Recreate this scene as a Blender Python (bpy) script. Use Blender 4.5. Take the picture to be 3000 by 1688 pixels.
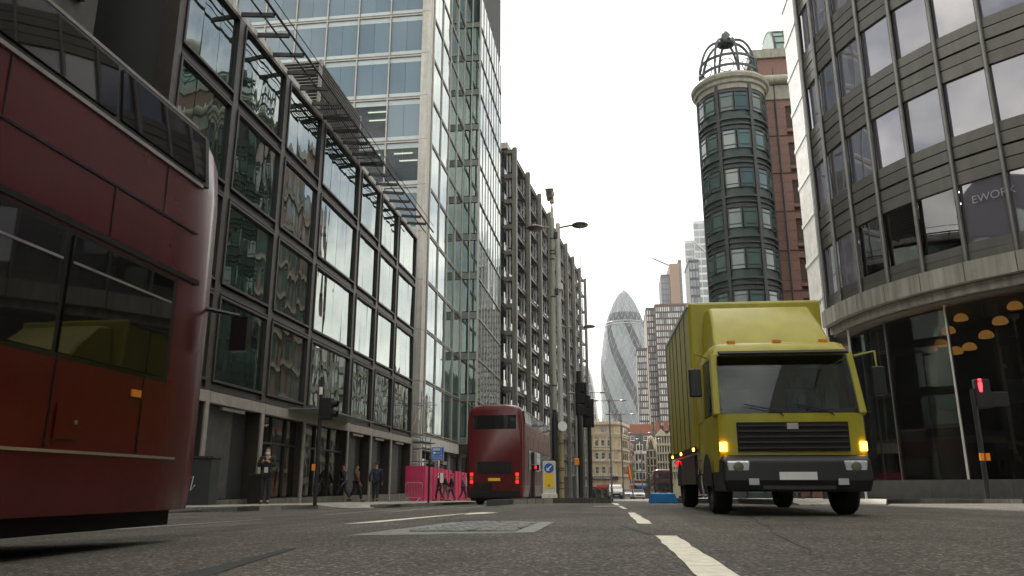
import bpy, bmesh, math, random
from mathutils import Vector, Matrix
for o in list(bpy.data.objects): bpy.data.objects.remove(o)
SC=bpy.context.scene; COL=SC.collection
R=math.radians; rnd=random.Random(11)
# ------------------------------------------------------------------ camera, sky, sun, exposure
CAM_H=.42; PITCH=R(14.3814); YAW=R(7.4413)
cd=bpy.data.cameras.new('camera'); cam=bpy.data.objects.new('camera',cd); COL.objects.link(cam)
cam.location=(0,0,CAM_H); cam.rotation_euler=(math.pi/2+PITCH,0,YAW)
cd.sensor_width=36; cd.lens=36*2262/3000; cd.clip_start=.05; cd.clip_end=5000; SC.camera=cam
SUN_AZ=R(-16); SUN_EL=R(47)
w=bpy.data.worlds.new('World'); SC.world=w; w.use_nodes=True
nt=w.node_tree; nt.nodes.clear(); N=nt.nodes.new; L=nt.links.new
sky=N('ShaderNodeTexSky'); sky.sky_type='NISHITA'; sky.sun_disc=False; sky.sun_elevation=SUN_EL; sky.sun_rotation=SUN_AZ
sky.dust_density=2.0; sky.air_density=1.0
tc=N('ShaderNodeTexCoord'); mp=N('ShaderNodeMapping'); mp.inputs['Scale'].default_value=(1,1,1.9)
nz=N('ShaderNodeTexNoise'); nz.inputs['Scale'].default_value=2.1; nz.inputs['Detail'].default_value=7; nz.inputs['Roughness'].default_value=.55
rp=N('ShaderNodeValToRGB'); rp.color_ramp.elements[0].position=.39; rp.color_ramp.elements[1].position=.6
mx=N('ShaderNodeMixRGB'); mx.inputs['Color2'].default_value=(19.5,18.7,16.6,1)
bg=N('ShaderNodeBackground'); bg.inputs['Strength'].default_value=.12; out=N('ShaderNodeOutputWorld')
L(tc.outputs['Generated'],mp.inputs['Vector']); L(mp.outputs[0],nz.inputs['Vector']); L(nz.outputs['Fac'],rp.inputs['Fac'])
L(rp.outputs['Color'],mx.inputs['Fac']); L(sky.outputs[0],mx.inputs['Color1']); L(mx.outputs[0],bg.inputs['Color']); L(bg.outputs[0],out.inputs['Surface'])
sd=bpy.data.lights.new('sun','SUN'); sd.energy=4.4; sd.angle=R(.6); sd.color=(1,.95,.87)
so=bpy.data.objects.new('sun',sd); COL.objects.link(so)
sv=Vector((math.sin(SUN_AZ)*math.cos(SUN_EL),math.cos(SUN_AZ)*math.cos(SUN_EL),math.sin(SUN_EL)))
so.rotation_euler=sv.to_track_quat('Z','Y').to_euler(); so.location=(0,0,60)
SC.view_settings.view_transform='Standard'; SC.view_settings.look='None'; SC.view_settings.exposure=.42; SC.view_settings.gamma=1
SC.render.engine='CYCLES'
# ------------------------------------------------------------------ materials
MATS={}
def _nodes(name):
    m=bpy.data.materials.new(name); m.use_nodes=True; t=m.node_tree; b=t.nodes['Principled BSDF']; MATS[name]=m
    return m,t,b,t.nodes.new,t.links.new
def pm(name,col,rough=.6,metal=0,ior=1.5,var=.18,vs=2.5,bump=0,bs=60,rand=0,emis=None,es=0,stretch=None,streak=0):
    m,t,b,N,L=_nodes(name)
    b.inputs['Roughness'].default_value=rough; b.inputs['Metallic'].default_value=metal; b.inputs['IOR'].default_value=ior
    g=N('ShaderNodeNewGeometry'); src=g.outputs['Position']
    if stretch:
        mp=N('ShaderNodeMapping'); mp.inputs['Scale'].default_value=stretch; L(src,mp.inputs['Vector']); src=mp.outputs[0]
    nz=N('ShaderNodeTexNoise'); nz.inputs['Scale'].default_value=vs; nz.inputs['Detail'].default_value=6; nz.inputs['Roughness'].default_value=.6
    L(src,nz.inputs['Vector'])
    mr=N('ShaderNodeMapRange'); mr.inputs[1].default_value=.3; mr.inputs[2].default_value=.7; mr.inputs[3].default_value=1-var; mr.inputs[4].default_value=1+var
    L(nz.outputs['Fac'],mr.inputs[0]); fac=mr.outputs[0]
    if streak:   # rain streaks down a wall
        ms=N('ShaderNodeMapping'); ms.inputs['Scale'].default_value=(4,4,.25); L(g.outputs['Position'],ms.inputs['Vector'])
        n3=N('ShaderNodeTexNoise'); n3.inputs['Scale'].default_value=1.0; n3.inputs['Detail'].default_value=4; L(ms.outputs[0],n3.inputs['Vector'])
        m3=N('ShaderNodeMapRange'); m3.inputs[1].default_value=.35; m3.inputs[2].default_value=.65; m3.inputs[3].default_value=1-streak; m3.inputs[4].default_value=1+streak*.4
        L(n3.outputs['Fac'],m3.inputs[0]); mu=N('ShaderNodeMath'); mu.operation='MULTIPLY'; L(fac,mu.inputs[0]); L(m3.outputs[0],mu.inputs[1]); fac=mu.outputs[0]
    if rand:
        oi=N('ShaderNodeObjectInfo'); r2=N('ShaderNodeMapRange'); r2.inputs[3].default_value=1-rand; r2.inputs[4].default_value=1+rand
        L(oi.outputs['Random'],r2.inputs[0]); mu=N('ShaderNodeMath'); mu.operation='MULTIPLY'; L(fac,mu.inputs[0]); L(r2.outputs[0],mu.inputs[1]); fac=mu.outputs[0]
    vm=N('ShaderNodeVectorMath'); vm.operation='SCALE'; vm.inputs[0].default_value=col[:3]; L(fac,vm.inputs['Scale']); L(vm.outputs[0],b.inputs['Base Color'])
    if bump:
        n2=N('ShaderNodeTexNoise'); n2.inputs['Scale'].default_value=bs; n2.inputs['Detail'].default_value=4; L(g.outputs['Position'],n2.inputs['Vector'])
        bp=N('ShaderNodeBump'); bp.inputs['Strength'].default_value=1; bp.inputs['Distance'].default_value=bump; L(n2.outputs['Fac'],bp.inputs['Height']); L(bp.outputs[0],b.inputs['Normal'])
    if emis: b.inputs['Emission Color'].default_value=(*emis,1); b.inputs['Emission Strength'].default_value=es
    return m
def gl(name,col,ior=2.0,rough=.02,wav=.01,ws=.8,stretch=(1,1,.4),rand=.5,clear=0,tint=(.5,.55,.55),stint=None):
    """window glass: dark body with mirror-like wavy surface, each pane a little different"""
    m,t,b,N,L=_nodes(name)
    b.inputs['Roughness'].default_value=rough; b.inputs['IOR'].default_value=ior
    if stint: b.inputs['Specular Tint'].default_value=(*stint,1)
    g=N('ShaderNodeNewGeometry'); oi=N('ShaderNodeObjectInfo')
    of=N('ShaderNodeVectorMath'); of.operation='SCALE'; of.inputs[0].default_value=(37,53,71); L(oi.outputs['Random'],of.inputs['Scale'])
    ad=N('ShaderNodeVectorMath'); L(g.outputs['Position'],ad.inputs[0]); L(of.outputs[0],ad.inputs[1])
    mp=N('ShaderNodeMapping'); mp.inputs['Scale'].default_value=stretch; L(ad.outputs[0],mp.inputs['Vector'])
    nz=N('ShaderNodeTexNoise'); nz.inputs['Scale'].default_value=ws; nz.inputs['Detail'].default_value=1.5; L(mp.outputs[0],nz.inputs['Vector'])
    bp=N('ShaderNodeBump'); bp.inputs['Strength'].default_value=1; bp.inputs['Distance'].default_value=wav; L(nz.outputs['Fac'],bp.inputs['Height']); L(bp.outputs[0],b.inputs['Normal'])
    r2=N('ShaderNodeMapRange'); r2.inputs[3].default_value=1-rand; r2.inputs[4].default_value=1+rand; L(oi.outputs['Random'],r2.inputs[0])
    vm=N('ShaderNodeVectorMath'); vm.operation='SCALE'; vm.inputs[0].default_value=col; L(r2.outputs[0],vm.inputs['Scale']); L(vm.outputs[0],b.inputs['Base Color'])
    if clear:
        tr=N('ShaderNodeBsdfTransparent'); tr.inputs['Color'].default_value=(*tint,1)
        gs=N('ShaderNodeBsdfGlossy'); gs.inputs['Roughness'].default_value=rough; L(bp.outputs[0],gs.inputs['Normal'])
        fr=N('ShaderNodeFresnel'); fr.inputs['IOR'].default_value=ior; L(bp.outputs[0],fr.inputs['Normal'])
        ms=N('ShaderNodeMixShader'); L(fr.outputs[0],ms.inputs[0]); L(tr.outputs[0],ms.inputs[1]); L(gs.outputs[0],ms.inputs[2])
        L(ms.outputs[0],t.nodes['Material Output'].inputs['Surface'])
    return m
def em(name,col,s):
    m,t,b,N,L=_nodes(name); b.inputs['Base Color'].default_value=(*col,1); b.inputs['Emission Color'].default_value=(*col,1); b.inputs['Emission Strength'].default_value=s; return m
def asphalt():
    m,t,b,N,L=_nodes('asphalt'); g=N('ShaderNodeNewGeometry'); P=g.outputs['Position']
    v=N('ShaderNodeTexVoronoi'); v.inputs['Scale'].default_value=52; L(P,v.inputs['Vector'])
    v2=N('ShaderNodeTexVoronoi'); v2.inputs['Scale'].default_value=150; L(P,v2.inputs['Vector'])
    n1=N('ShaderNodeTexNoise'); n1.inputs['Scale'].default_value=.7; n1.inputs['Detail'].default_value=6; L(P,n1.inputs['Vector'])
    mp=N('ShaderNodeMapping'); mp.inputs['Scale'].default_value=(1.1,.06,1); L(P,mp.inputs['Vector'])
    n2=N('ShaderNodeTexNoise'); n2.inputs['Scale'].default_value=1.3; n2.inputs['Detail'].default_value=4; L(mp.outputs[0],n2.inputs['Vector'])   # tyre tracks along the street
    cr=N('ShaderNodeValToRGB'); e=cr.color_ramp.elements; e[0].position=0; e[0].color=(.026,.024,.021,1); e[1].position=1; e[1].color=(.42,.37,.28,1)
    for p,c in((.3,.06),(.7,.12)):
        x=cr.color_ramp.elements.new(p); x.color=(c,c*.92,c*.76,1)
    L(v.outputs['Color'],cr.inputs['Fac'])
    def mul(a,bb,lo,hi):
        mr=N('ShaderNodeMapRange'); mr.inputs[1].default_value=.3; mr.inputs[2].default_value=.7; mr.inputs[3].default_value=lo; mr.inputs[4].default_value=hi; L(bb,mr.inputs[0])
        s=N('ShaderNodeVectorMath'); s.operation='SCALE'; L(a,s.inputs[0]); L(mr.outputs[0],s.inputs['Scale']); return s.outputs[0]
    n4=N('ShaderNodeTexNoise'); n4.inputs['Scale'].default_value=2.6; n4.inputs['Detail'].default_value=3; n4.inputs['Distortion'].default_value=1.2; L(P,n4.inputs['Vector'])
    st=N('ShaderNodeMapRange'); st.inputs[1].default_value=.62; st.inputs[2].default_value=.74; st.inputs[3].default_value=1; st.inputs[4].default_value=.6; L(n4.outputs['Fac'],st.inputs[0])   # oil drips
    c=mul(cr.outputs['Color'],n1.outputs['Fac'],.62,1.2); c=mul(c,n2.outputs['Fac'],.72,1.2)
    sc_=N('ShaderNodeVectorMath'); sc_.operation='SCALE'; L(c,sc_.inputs[0]); L(st.outputs[0],sc_.inputs['Scale']); c=sc_.outputs[0]
    L(c,b.inputs['Base Color'])
    b.inputs['Roughness'].default_value=.72
    ma=N('ShaderNodeMath'); ma.operation='MULTIPLY_ADD'; ma.inputs[1].default_value=.5; L(v2.outputs['Distance'],ma.inputs[0]); L(v.outputs['Distance'],ma.inputs[2])
    bp=N('ShaderNodeBump'); bp.inputs['Strength'].default_value=.9; bp.inputs['Distance'].default_value=.018; L(ma.outputs[0],bp.inputs['Height']); L(bp.outputs[0],b.inputs['Normal'])
    return m
asphalt()
def slabs(name,col,w_,h_):
    m,t,b,N,L=_nodes(name); g=N('ShaderNodeNewGeometry'); br=N('ShaderNodeTexBrick')
    br.inputs['Scale'].default_value=1; br.inputs['Brick Width'].default_value=w_; br.inputs['Row Height'].default_value=h_; br.inputs['Mortar Size'].default_value=.008
    br.inputs['Color1'].default_value=(*[c*1.1 for c in col],1); br.inputs['Color2'].default_value=(*[c*.88 for c in col],1); br.inputs['Mortar'].default_value=(*[c*.4 for c in col],1)
    L(g.outputs['Position'],br.inputs['Vector'])
    nz=N('ShaderNodeTexNoise'); nz.inputs['Scale'].default_value=1.5; nz.inputs['Detail'].default_value=8; L(g.outputs['Position'],nz.inputs['Vector'])
    mr=N('ShaderNodeMapRange'); mr.inputs[1].default_value=.3; mr.inputs[2].default_value=.7; mr.inputs[3].default_value=.7; mr.inputs[4].default_value=1.25; L(nz.outputs['Fac'],mr.inputs[0])
    s=N('ShaderNodeVectorMath'); s.operation='SCALE'; L(br.outputs['Color'],s.inputs[0]); L(mr.outputs[0],s.inputs['Scale']); L(s.outputs[0],b.inputs['Base Color'])
    b.inputs['Roughness'].default_value=.75
    bp=N('ShaderNodeBump'); bp.inputs['Distance'].default_value=.006; bp.invert=True; L(br.outputs['Fac'],bp.inputs['Height']); L(bp.outputs[0],b.inputs['Normal'])
    return m
slabs('paving',(.31,.29,.245),.75,.6)
pm('kerb_granite',(.16,.155,.145),.7,var=.3,vs=14,bump=.002,bs=90)
pm('kerb_dark',(.06,.058,.055),.7,var=.3,vs=14,bump=.002,bs=90)
pm('road_paint',(.70,.66,.54),.65,var=.22,vs=9,bump=.002,bs=80)
pm('worn_paint',(.42,.40,.34),.7,var=.4,vs=12,bump=.002,bs=80)
pm('patch_concrete',(.2,.2,.19),.6,var=.3,vs=8,bump=.004,bs=30)
pm('sett',(.2,.2,.19),.5,var=.35,vs=11,bump=.006,bs=25)
pm('dark_asphalt',(.032,.031,.03),.75,var=.3,vs=60,bump=.008,bs=120)
pm('bronze',(.046,.038,.031),.42,.35,var=.2,vs=3)
pm('bronze_dark',(.028,.025,.023),.45,.3)
pm('interior',(.018,.019,.018),.8)
pm('parapet_stone',(.46,.44,.40),.7,var=.15,vs=2,streak=.3)
pm('steel_dark',(.045,.043,.042),.5,.4)
pm('louvre',(.16,.155,.145),.45,.5)
pm('slate_stone',(.055,.055,.052),.7,var=.25)
pm('fin_stone',(.25,.23,.2),.6)
pm('plinth',(.13,.125,.1),.7,streak=.3)
gl('office_glass',(.010,.017,.014),2.7,.012,.020,.75,(1,1,.3),stint=(.86,1,.95))
gl('shop_glass',(.012,.012,.011),1.7,.02,.012,.9)
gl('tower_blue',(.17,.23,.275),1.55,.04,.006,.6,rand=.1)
gl('tower_green',(.016,.034,.032),2.9,.02,.009,.7,rand=.4,stint=(.84,1,.97))
gl('clear_glass',(0,0,0),1.5,.01,.004,.7,clear=1,tint=(.62,.7,.72))
gl('cafe_glass',(0,0,0),1.5,.01,.004,.7,clear=1,tint=(.45,.46,.42))
gl('screen_glass',(0,0,0),1.55,.01,.002,.7,clear=1,tint=(.7,.74,.72))
gl('lit_glass',(0,0,0),2.3,.012,.006,.7,clear=1,tint=(.6,.6,.58))
pm('frit',(.47,.53,.54),.3,var=.06,rand=.06)
pm('frit_green',(.16,.2,.19),.3,var=.06)
pm('tower_stone',(.5,.485,.44),.6,var=.1,streak=.2)
pm('mullion',(.42,.40,.36),.45,.3,var=.1)
pm('mullion_dark',(.24,.22,.2),.45,.3)
pm('ceiling_white',(.45,.5,.53),.8)
em('strip_light',(1,.88,.66),1.5)
em('warm_light',(1,.46,.13),.5)
pm('exo_steel',(.175,.168,.148),.5,.3,var=.18,streak=.25)
pm('exo_beam',(.10,.075,.055),.6)
pm('exo_fin',(.55,.57,.57),.3,.2)
gl('exo_glass',(.012,.015,.016),1.7,.03,.006,.8,rand=.6)
gl('exo_spandrel',(.07,.075,.072),1.7,.08,.004,.8,rand=.25)
pm('scaffold',(.3,.32,.32),.35,.8)
pm('hoarding',(.52,.03,.11),.5,var=.1,vs=1.3,rand=.06)
pm('barrier_grey',(.35,.33,.34),.4,.6)
pm('white_sign',(.75,.75,.72),.5,var=.06)
pm('black_paint',(.012,.012,.013),.4,var=.2)
pm('black_matt',(.009,.009,.010),.8)
pm('pole_grey',(.2,.205,.19),.5,.2,var=.15,streak=.3)
pm('pole_green',(.34,.36,.29),.5,.1,var=.15,streak=.3)
pm('pole_pale',(.6,.59,.55),.5,.1,var=.12,streak=.3)
pm('pole_gold',(.36,.29,.16),.5,.2,var=.2,streak=.3)
pm('lamp_shell',(.10,.095,.085),.35,.3)
gl('lamp_lens',(.13,.12,.09),1.6,.1,.002,3)
pm('cctv_cream',(.55,.52,.44),.5)
pm('sign_blue',(.012,.11,.42),.4,var=.05)
pm('bollard_white',(.68,.67,.62),.45,var=.1,streak=.15)
pm('bollard_yellow',(.82,.55,.02),.4,var=.06)
pm('orange_box',(.8,.25,.015),.5)
em('red_lamp',(1,.02,.03),6); em('green_lamp',(.05,1,.5),4); em('amber_lamp',(1,.42,.04),9)
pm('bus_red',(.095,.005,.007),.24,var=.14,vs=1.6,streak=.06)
pm('bus_black',(.012,.011,.012),.25)
pm('bus_trim',(.5,.48,.46),.25,.7)
gl('bus_glass',(.012,.012,.012),1.6,.02,.003,.8,rand=.4)
pm('tyre',(.012,.012,.012),.9); pm('rim',(.12,.12,.12),.4,.7)
em('tail_red',(.9,.02,.02),1.2); pm('headlamp',(.6,.62,.65),.15,.3)
pm('van_yellow',(.37,.325,.025),.33,var=.06,vs=1.3,streak=.1); pm('van_white',(.72,.72,.70),.25,var=.05); pm('car_silver',(.5,.51,.52),.25,.3)
gl('car_glass',(.02,.024,.026),1.6,.02,.003,.8,rand=.2)
pm('plastic_blue',(.015,.17,.42),.4,var=.15)
pm('skin',(.36,.2,.13),.6,var=.05); pm('hair_dark',(.014,.011,.009),.7); pm('cloth_black',(.014,.014,.016),.85); pm('cloth_navy',(.018,.024,.045),.85)
pm('cloth_grey',(.10,.10,.105),.85); pm('cloth_brown',(.12,.055,.03),.85); pm('cloth_white',(.55,.55,.53),.85); pm('shoe',(.018,.018,.018),.6); pm('cloth_blue',(.05,.08,.16),.85)
pm('panel_grey',(.082,.078,.066),.42,.3,var=.14,vs=1.1,rand=.1,streak=.14)
pm('tube_grey',(.15,.145,.135),.35,.5)
pm('band_stone',(.24,.23,.2),.6,var=.1,vs=1.5,streak=.35,rand=.1)
pm('fin_white',(.80,.79,.75),.22,.0,ior=2.2)
gl('curve_glass',(.085,.08,.095),2.6,.02,.008,.6,rand=.35,stint=(.95,.94,1))
pm('soffit',(.11,.105,.09),.7)
pm('drum_green',(.040,.058,.056),.5,.1,var=.15,rand=.06)
pm('drum_trim',(.30,.29,.23),.6,streak=.2); pm('drum_dark',(.030,.034,.036),.5)
gl('drum_glass',(.075,.13,.115),1.8,.03,.006,.8,rand=.35)
pm('red_granite',(.185,.088,.064),.55,var=.16,vs=4,rand=.07)
pm('red_joint',(.06,.032,.025),.8)
pm('copper_green',(.20,.29,.26),.5,var=.15,rand=.06)
pm('cream_stone',(.64,.52,.35),.75,var=.2,vs=1.2,streak=.35)
pm('cream_trim',(.7,.6,.44),.7,streak=.25)
pm('brick_red',(.22,.075,.04),.8,var=.2,vs=6)
pm('white_render',(.8,.78,.72),.7,streak=.2)
pm('stone_green',(.42,.41,.27),.75,streak=.3)
pm('slate',(.06,.06,.068),.6)
pm('shop_black',(.014,.014,.014),.4)
gl('sash_glass',(.03,.035,.035),1.8,.03,.006,1.2,rand=.6)
pm('bronze_clad',(.085,.05,.032),.5,.2,var=.1)
gl('bronze_win',(.46,.48,.49),1.6,.1,.004,1,rand=.6)
pm('brown_core',(.24,.15,.10),.6); pm('pale_steel',(.55,.57,.58),.5); gl('pale_glass',(.20,.23,.25),1.7,.06,.004,1,rand=.3)
gl('gherkin_dark',(.010,.017,.030),1.25,.2,.002,1,rand=.1); gl('gherkin_light',(.12,.145,.16),1.5,.12,.002,1,rand=.1); pm('gherkin_frame',(.4,.42,.43),.4,.2)
gl('ham_glass',(.06,.085,.09),1.8,.05,.004,1,rand=.3); pm('ham_frame',(.5,.51,.5),.5)
pm('flag_red',(.6,.05,.04),.8); pm('flag_yellow',(.7,.5,.04),.8); pm('flag_green',(.05,.3,.08),.8)
pm('leaf',(.07,.115,.03),.7,var=.35,vs=8); pm('bark',(.07,.055,.04),.9)
pm('lettering',(.72,.7,.64),.5); pm('faint_letter',(.24,.235,.25),.5)
pm('ad_red',(.35,.03,.04),.6)
# ------------------------------------------------------------------ mesh helpers
class MB:
    def __init__(s): s.v=[]; s.f=[]
    def add(s,vs,fs): n=len(s.v); s.v+=[tuple(v) for v in vs]; s.f+=[tuple(i+n for i in f) for f in fs]; return s
    def poly(s,*p): return s.add(p,[tuple(range(len(p)))])
    def box(s,x0,x1,y0,y1,z0,z1):
        return s.add([(x0,y0,z0),(x1,y0,z0),(x1,y1,z0),(x0,y1,z0),(x0,y0,z1),(x1,y0,z1),(x1,y1,z1),(x0,y1,z1)],[(3,2,1,0),(4,5,6,7),(0,1,5,4),(1,2,6,5),(2,3,7,6),(3,0,4,7)])
    def bar(s,p0,p1,wd,ht,up=(0,0,1)):
        p0=Vector(p0); p1=Vector(p1); d=(p1-p0).normalized(); u=Vector(up); sd=d.cross(u)
        if sd.length<1e-4: sd=d.cross(Vector((1,0,0)))
        sd.normalize(); u=sd.cross(d); a=sd*wd/2; b=u*ht/2
        return s.add([p0-a-b,p0+a-b,p0+a+b,p0-a+b,p1-a-b,p1+a-b,p1+a+b,p1-a+b],[(0,3,2,1)[::-1],(4,5,6,7),(0,1,5,4),(1,2,6,5),(2,3,7,6),(3,0,4,7)])
    def tube(s,pts,r,n=8,cap=True):
        pts=[Vector(p) for p in pts]; rr=r if isinstance(r,(list,tuple)) else [r]*len(pts); base=len(s.v)
        for i,p in enumerate(pts):
            d=(pts[min(i+1,len(pts)-1)]-pts[max(i-1,0)]).normalized(); a=d.cross(Vector((0,0,1)))
            if a.length<.05: a=d.cross(Vector((1,0,0)))
            a.normalize(); b=d.cross(a)
            for k in range(n):
                t=2*math.pi*k/n; s.v.append(tuple(p+(a*math.cos(t)+b*math.sin(t))*rr[i]))
        for i in range(len(pts)-1):
            for k in range(n): s.f.append((base+i*n+k,base+i*n+(k+1)%n,base+(i+1)*n+(k+1)%n,base+(i+1)*n+k))
        if cap: s.f.append(tuple(base+k for k in range(n))[::-1]); s.f.append(tuple(base+(len(pts)-1)*n+k for k in range(n)))
        return s
    def lathe(s,prof,c=(0,0,0),n=24,a0=0,a1=2*math.pi):
        full=abs(a1-a0-2*math.pi)<1e-6; m=n if full else n+1; base=len(s.v)
        for r,z in prof:
            for k in range(m):
                t=a0+(a1-a0)*k/n; s.v.append((c[0]+r*math.cos(t),c[1]+r*math.sin(t),c[2]+z))
        for i in range(len(prof)-1):
            for k in range(n):
                k2=(k+1)%m if full else k+1; s.f.append((base+i*m+k,base+i*m+k2,base+(i+1)*m+k2,base+(i+1)*m+k))
        return s
    def prism(s,pts,z0,z1):
        n=len(pts); base=len(s.v); s.v+=[(p[0],p[1],z0) for p in pts]+[(p[0],p[1],z1) for p in pts]
        s.f.append(tuple(base+i for i in range(n))[::-1]); s.f.append(tuple(base+n+i for i in range(n)))
        for i in range(n): j=(i+1)%n; s.f.append((base+i,base+j,base+n+j,base+n+i))
        return s
    def prismy(s,pts,y0,y1):   # polygon in xz pushed along y
        n=len(pts); base=len(s.v); s.v+=[(p[0],y0,p[1]) for p in pts]+[(p[0],y1,p[1]) for p in pts]
        s.f.append(tuple(base+i for i in range(n))); s.f.append(tuple(base+n+i for i in range(n))[::-1])
        for i in range(n): j=(i+1)%n; s.f.append((base+j,base+i,base+n+i,base+n+j))
        return s
    def loft(s,secs,cap=True):
        n=len(secs[0]); base=len(s.v)
        for sec in secs: s.v+=[tuple(p) for p in sec]
        for i in range(len(secs)-1):
            for k in range(n): s.f.append((base+i*n+k,base+i*n+(k+1)%n,base+(i+1)*n+(k+1)%n,base+(i+1)*n+k))
        if cap: s.f.append(tuple(base+k for k in range(n))[::-1]); s.f.append(tuple(base+(len(secs)-1)*n+k for k in range(n)))
        return s
    def mesh(s,name,mat,off=(0,0,0),smooth=False):
        me=bpy.data.meshes.new(name); me.from_pydata([(v[0]-off[0],v[1]-off[1],v[2]-off[2]) for v in s.v],[],s.f)
        bm=bmesh.new(); bm.from_mesh(me); bmesh.ops.recalc_face_normals(bm,faces=bm.faces[:]); bm.to_mesh(me); bm.free()
        me.materials.append(MATS[mat])
        if smooth:
            me.polygons.foreach_set('use_smooth',[True]*len(me.polygons))
            me.set_sharp_from_angle(angle=R(38))
        return me
    def build(s,name,mat,parent=None,smooth=False,world=True,bev=0):
        off=parent_off(parent) if (parent and world) else (0,0,0)
        o=bpy.data.objects.new(name,s.mesh(name,mat,off,smooth)); COL.objects.link(o); o.parent=parent
        if bev:
            b=o.modifiers.new('bevel','BEVEL'); b.width=bev; b.segments=2; b.limit_method='ANGLE'
        return o
OFF={}
def parent_off(p): return OFF.get(p.name,(0,0,0))
def tag(o,label,cat,group=None,kind=None):
    if label: o['label']=label
    if cat: o['category']=cat
    if group: o['group']=group
    if kind: o['kind']=kind
    return o
def thing(name,label,cat,loc=(0,0,0),rotz=0,group=None):
    o=bpy.data.objects.new(name,None); COL.objects.link(o); o.location=loc; o.rotation_euler=(0,0,rotz); o.empty_display_size=.3
    OFF[o.name]=tuple(loc); return tag(o,label,cat,group)
def struct(name,mb,mat,smooth=False):
    o=mb.build(name,mat,None,smooth); o['kind']='structure'; return o
UNIT={}
TMP=bpy.data.scenes.new('workbench')   # empty scene used to turn skins and text into meshes quickly
def piece(name,mat,parent,c,size,rot=(0,0,0),world=True):
    """one small box-shaped piece; alike pieces share mesh data"""
    if mat not in UNIT: UNIT[mat]=MB().box(-.5,.5,-.5,.5,-.5,.5).mesh('piece_'+mat,mat)
    o=bpy.data.objects.new(name,UNIT[mat]); COL.objects.link(o); o.parent=parent
    off=parent_off(parent) if (parent and world) else (0,0,0)
    o.location=(c[0]-off[0],c[1]-off[1],c[2]-off[2]); o.scale=size; o.rotation_euler=rot; return o
def sub(o,c):  # an existing object becomes sub-part c of o, keeping its place
    c.parent=o; return c
def copy_tree(o,parent=None):
    c=o.copy(); COL.objects.link(c); c.parent=parent
    for ch in list(o.children): copy_tree(ch,c)
    return c
def text(name,body,mat,parent,size,loc,rot,ext=.002,align='CENTER'):
    cu=bpy.data.curves.new(name,'FONT'); cu.body=body; cu.size=size; cu.extrude=ext; cu.align_x=align; cu.align_y='CENTER'
    t=bpy.data.objects.new(name,cu); TMP.collection.objects.link(t); TMP.view_layers[0].update()
    me=bpy.data.meshes.new_from_object(t.evaluated_get(TMP.view_layers[0].depsgraph)); TMP.collection.objects.unlink(t); bpy.data.objects.remove(t)
    me.materials.clear(); me.materials.append(MATS[mat]); o=bpy.data.objects.new(name,me); COL.objects.link(o); o.parent=parent; o.location=loc; o.rotation_euler=rot; return o
_f=Vector((-math.sin(YAW)*math.cos(PITCH),math.cos(YAW)*math.cos(PITCH),math.sin(PITCH))); _r=Vector((math.cos(YAW),math.sin(YAW),0)); _u=_r.cross(_f)
def at(px,py,Y):
    """surveyed point: bearing read off the photograph (3000 px wide) at the known distance Y down the street"""
    d=_f*2262+_r*(px-1500)-_u*(py-844); return Vector((0,0,CAM_H))+d*(Y/d.y)
def gz(x,y):   # the street falls away to the south and to its left gutter
    t=min(max((-x-1)/7,0),1); t=t*t*(3-2*t); return -.0145*max(0,min(y,300)-20)-.2*t
# ------------------------------------------------------------------ ground, pavements, markings
def sheet(xs,ys,zf):
    m=MB(); n=len(xs)
    m.v=[(x,y,zf(x,y)) for y in ys for x in xs]
    m.f=[(j*n+i,j*n+i+1,(j+1)*n+i+1,(j+1)*n+i) for j in range(len(ys)-1) for i in range(n-1)]
    return m
xs=[-2500,-900,-300,-120,-60,-30,-20,-15]+[-12+.5*i for i in range(24)]+[0,1,2,4,6,9,14,20,30,60,120,300,900,2500]
ys=[-2500,-600,-200,-80,-40,-20,-10,0,5,10,15,20]+[20+4*i for i in range(1,20)]+[110,130,160,200,250,300,400,700,1200,2600]
struct('road',sheet(xs,ys,gz),'asphalt',True)
def ribbon(poly,lift):   # flat patch following the road surface
    return MB().poly(*[(x,y,gz(x,y)+lift) for x,y in poly])
def pavement(name,edge,back,mat='paving'):
    m=MB(); n=min(len(edge),len(back))
    for i in range(n-1):
        a,b,c,d=edge[i],edge[i+1],back[i+1],back[i]
        def inn(e,k):
            u=Vector((k[0]-e[0],k[1]-e[1])); ln=u.length; u=u*min(1.3/ln,.5); return (e[0]+u.x,e[1]+u.y,.12)
        ia,ib=inn(a,d),inn(b,c)
        for quad in((a,b,ib,ia),(ia,ib,c,d)): m.poly(*[(p[0],p[1],gz(p[0],p[1])+(p[2] if len(p)>2 else .12)) for p in quad])
    for a,b in zip(edge,edge[1:]):   # edge skirt down to the road
        ha=a[2] if len(a)>2 else .12; hb=b[2] if len(b)>2 else .12; m.poly((a[0],a[1],gz(a[0],a[1])+ha),(b[0],b[1],gz(b[0],b[1])+hb),(b[0],b[1],gz(b[0],b[1])-.06),(a[0],a[1],gz(a[0],a[1])-.06))
    return struct(name,m,mat)
def kerb(parent,pts,mat,step=.95,hgt=.12,wid=.16,side=1):
    L_=[(Vector(p),Vector(q)) for p,q in zip(pts,pts[1:])]
    for a,b in L_:
        a3=Vector((a.x,a.y,0)); b3=Vector((b.x,b.y,0)); ln=(b3-a3).length; k=max(1,round(ln/step)); d=(b3-a3)/k; ang=math.atan2(d.y,d.x)
        nrm=Vector((-math.sin(ang),math.cos(ang),0))*side*wid/2
        for i in range(k):
            c=a3+d*(i+.5)+nrm; z=gz(c.x,c.y)
            piece('kerb_stone',mat,parent,(c.x,c.y,z+hgt/2-.05+.003+rnd.uniform(-.002,.002)),(d.length-.008,wid,hgt+.1),(0,0,ang))
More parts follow.
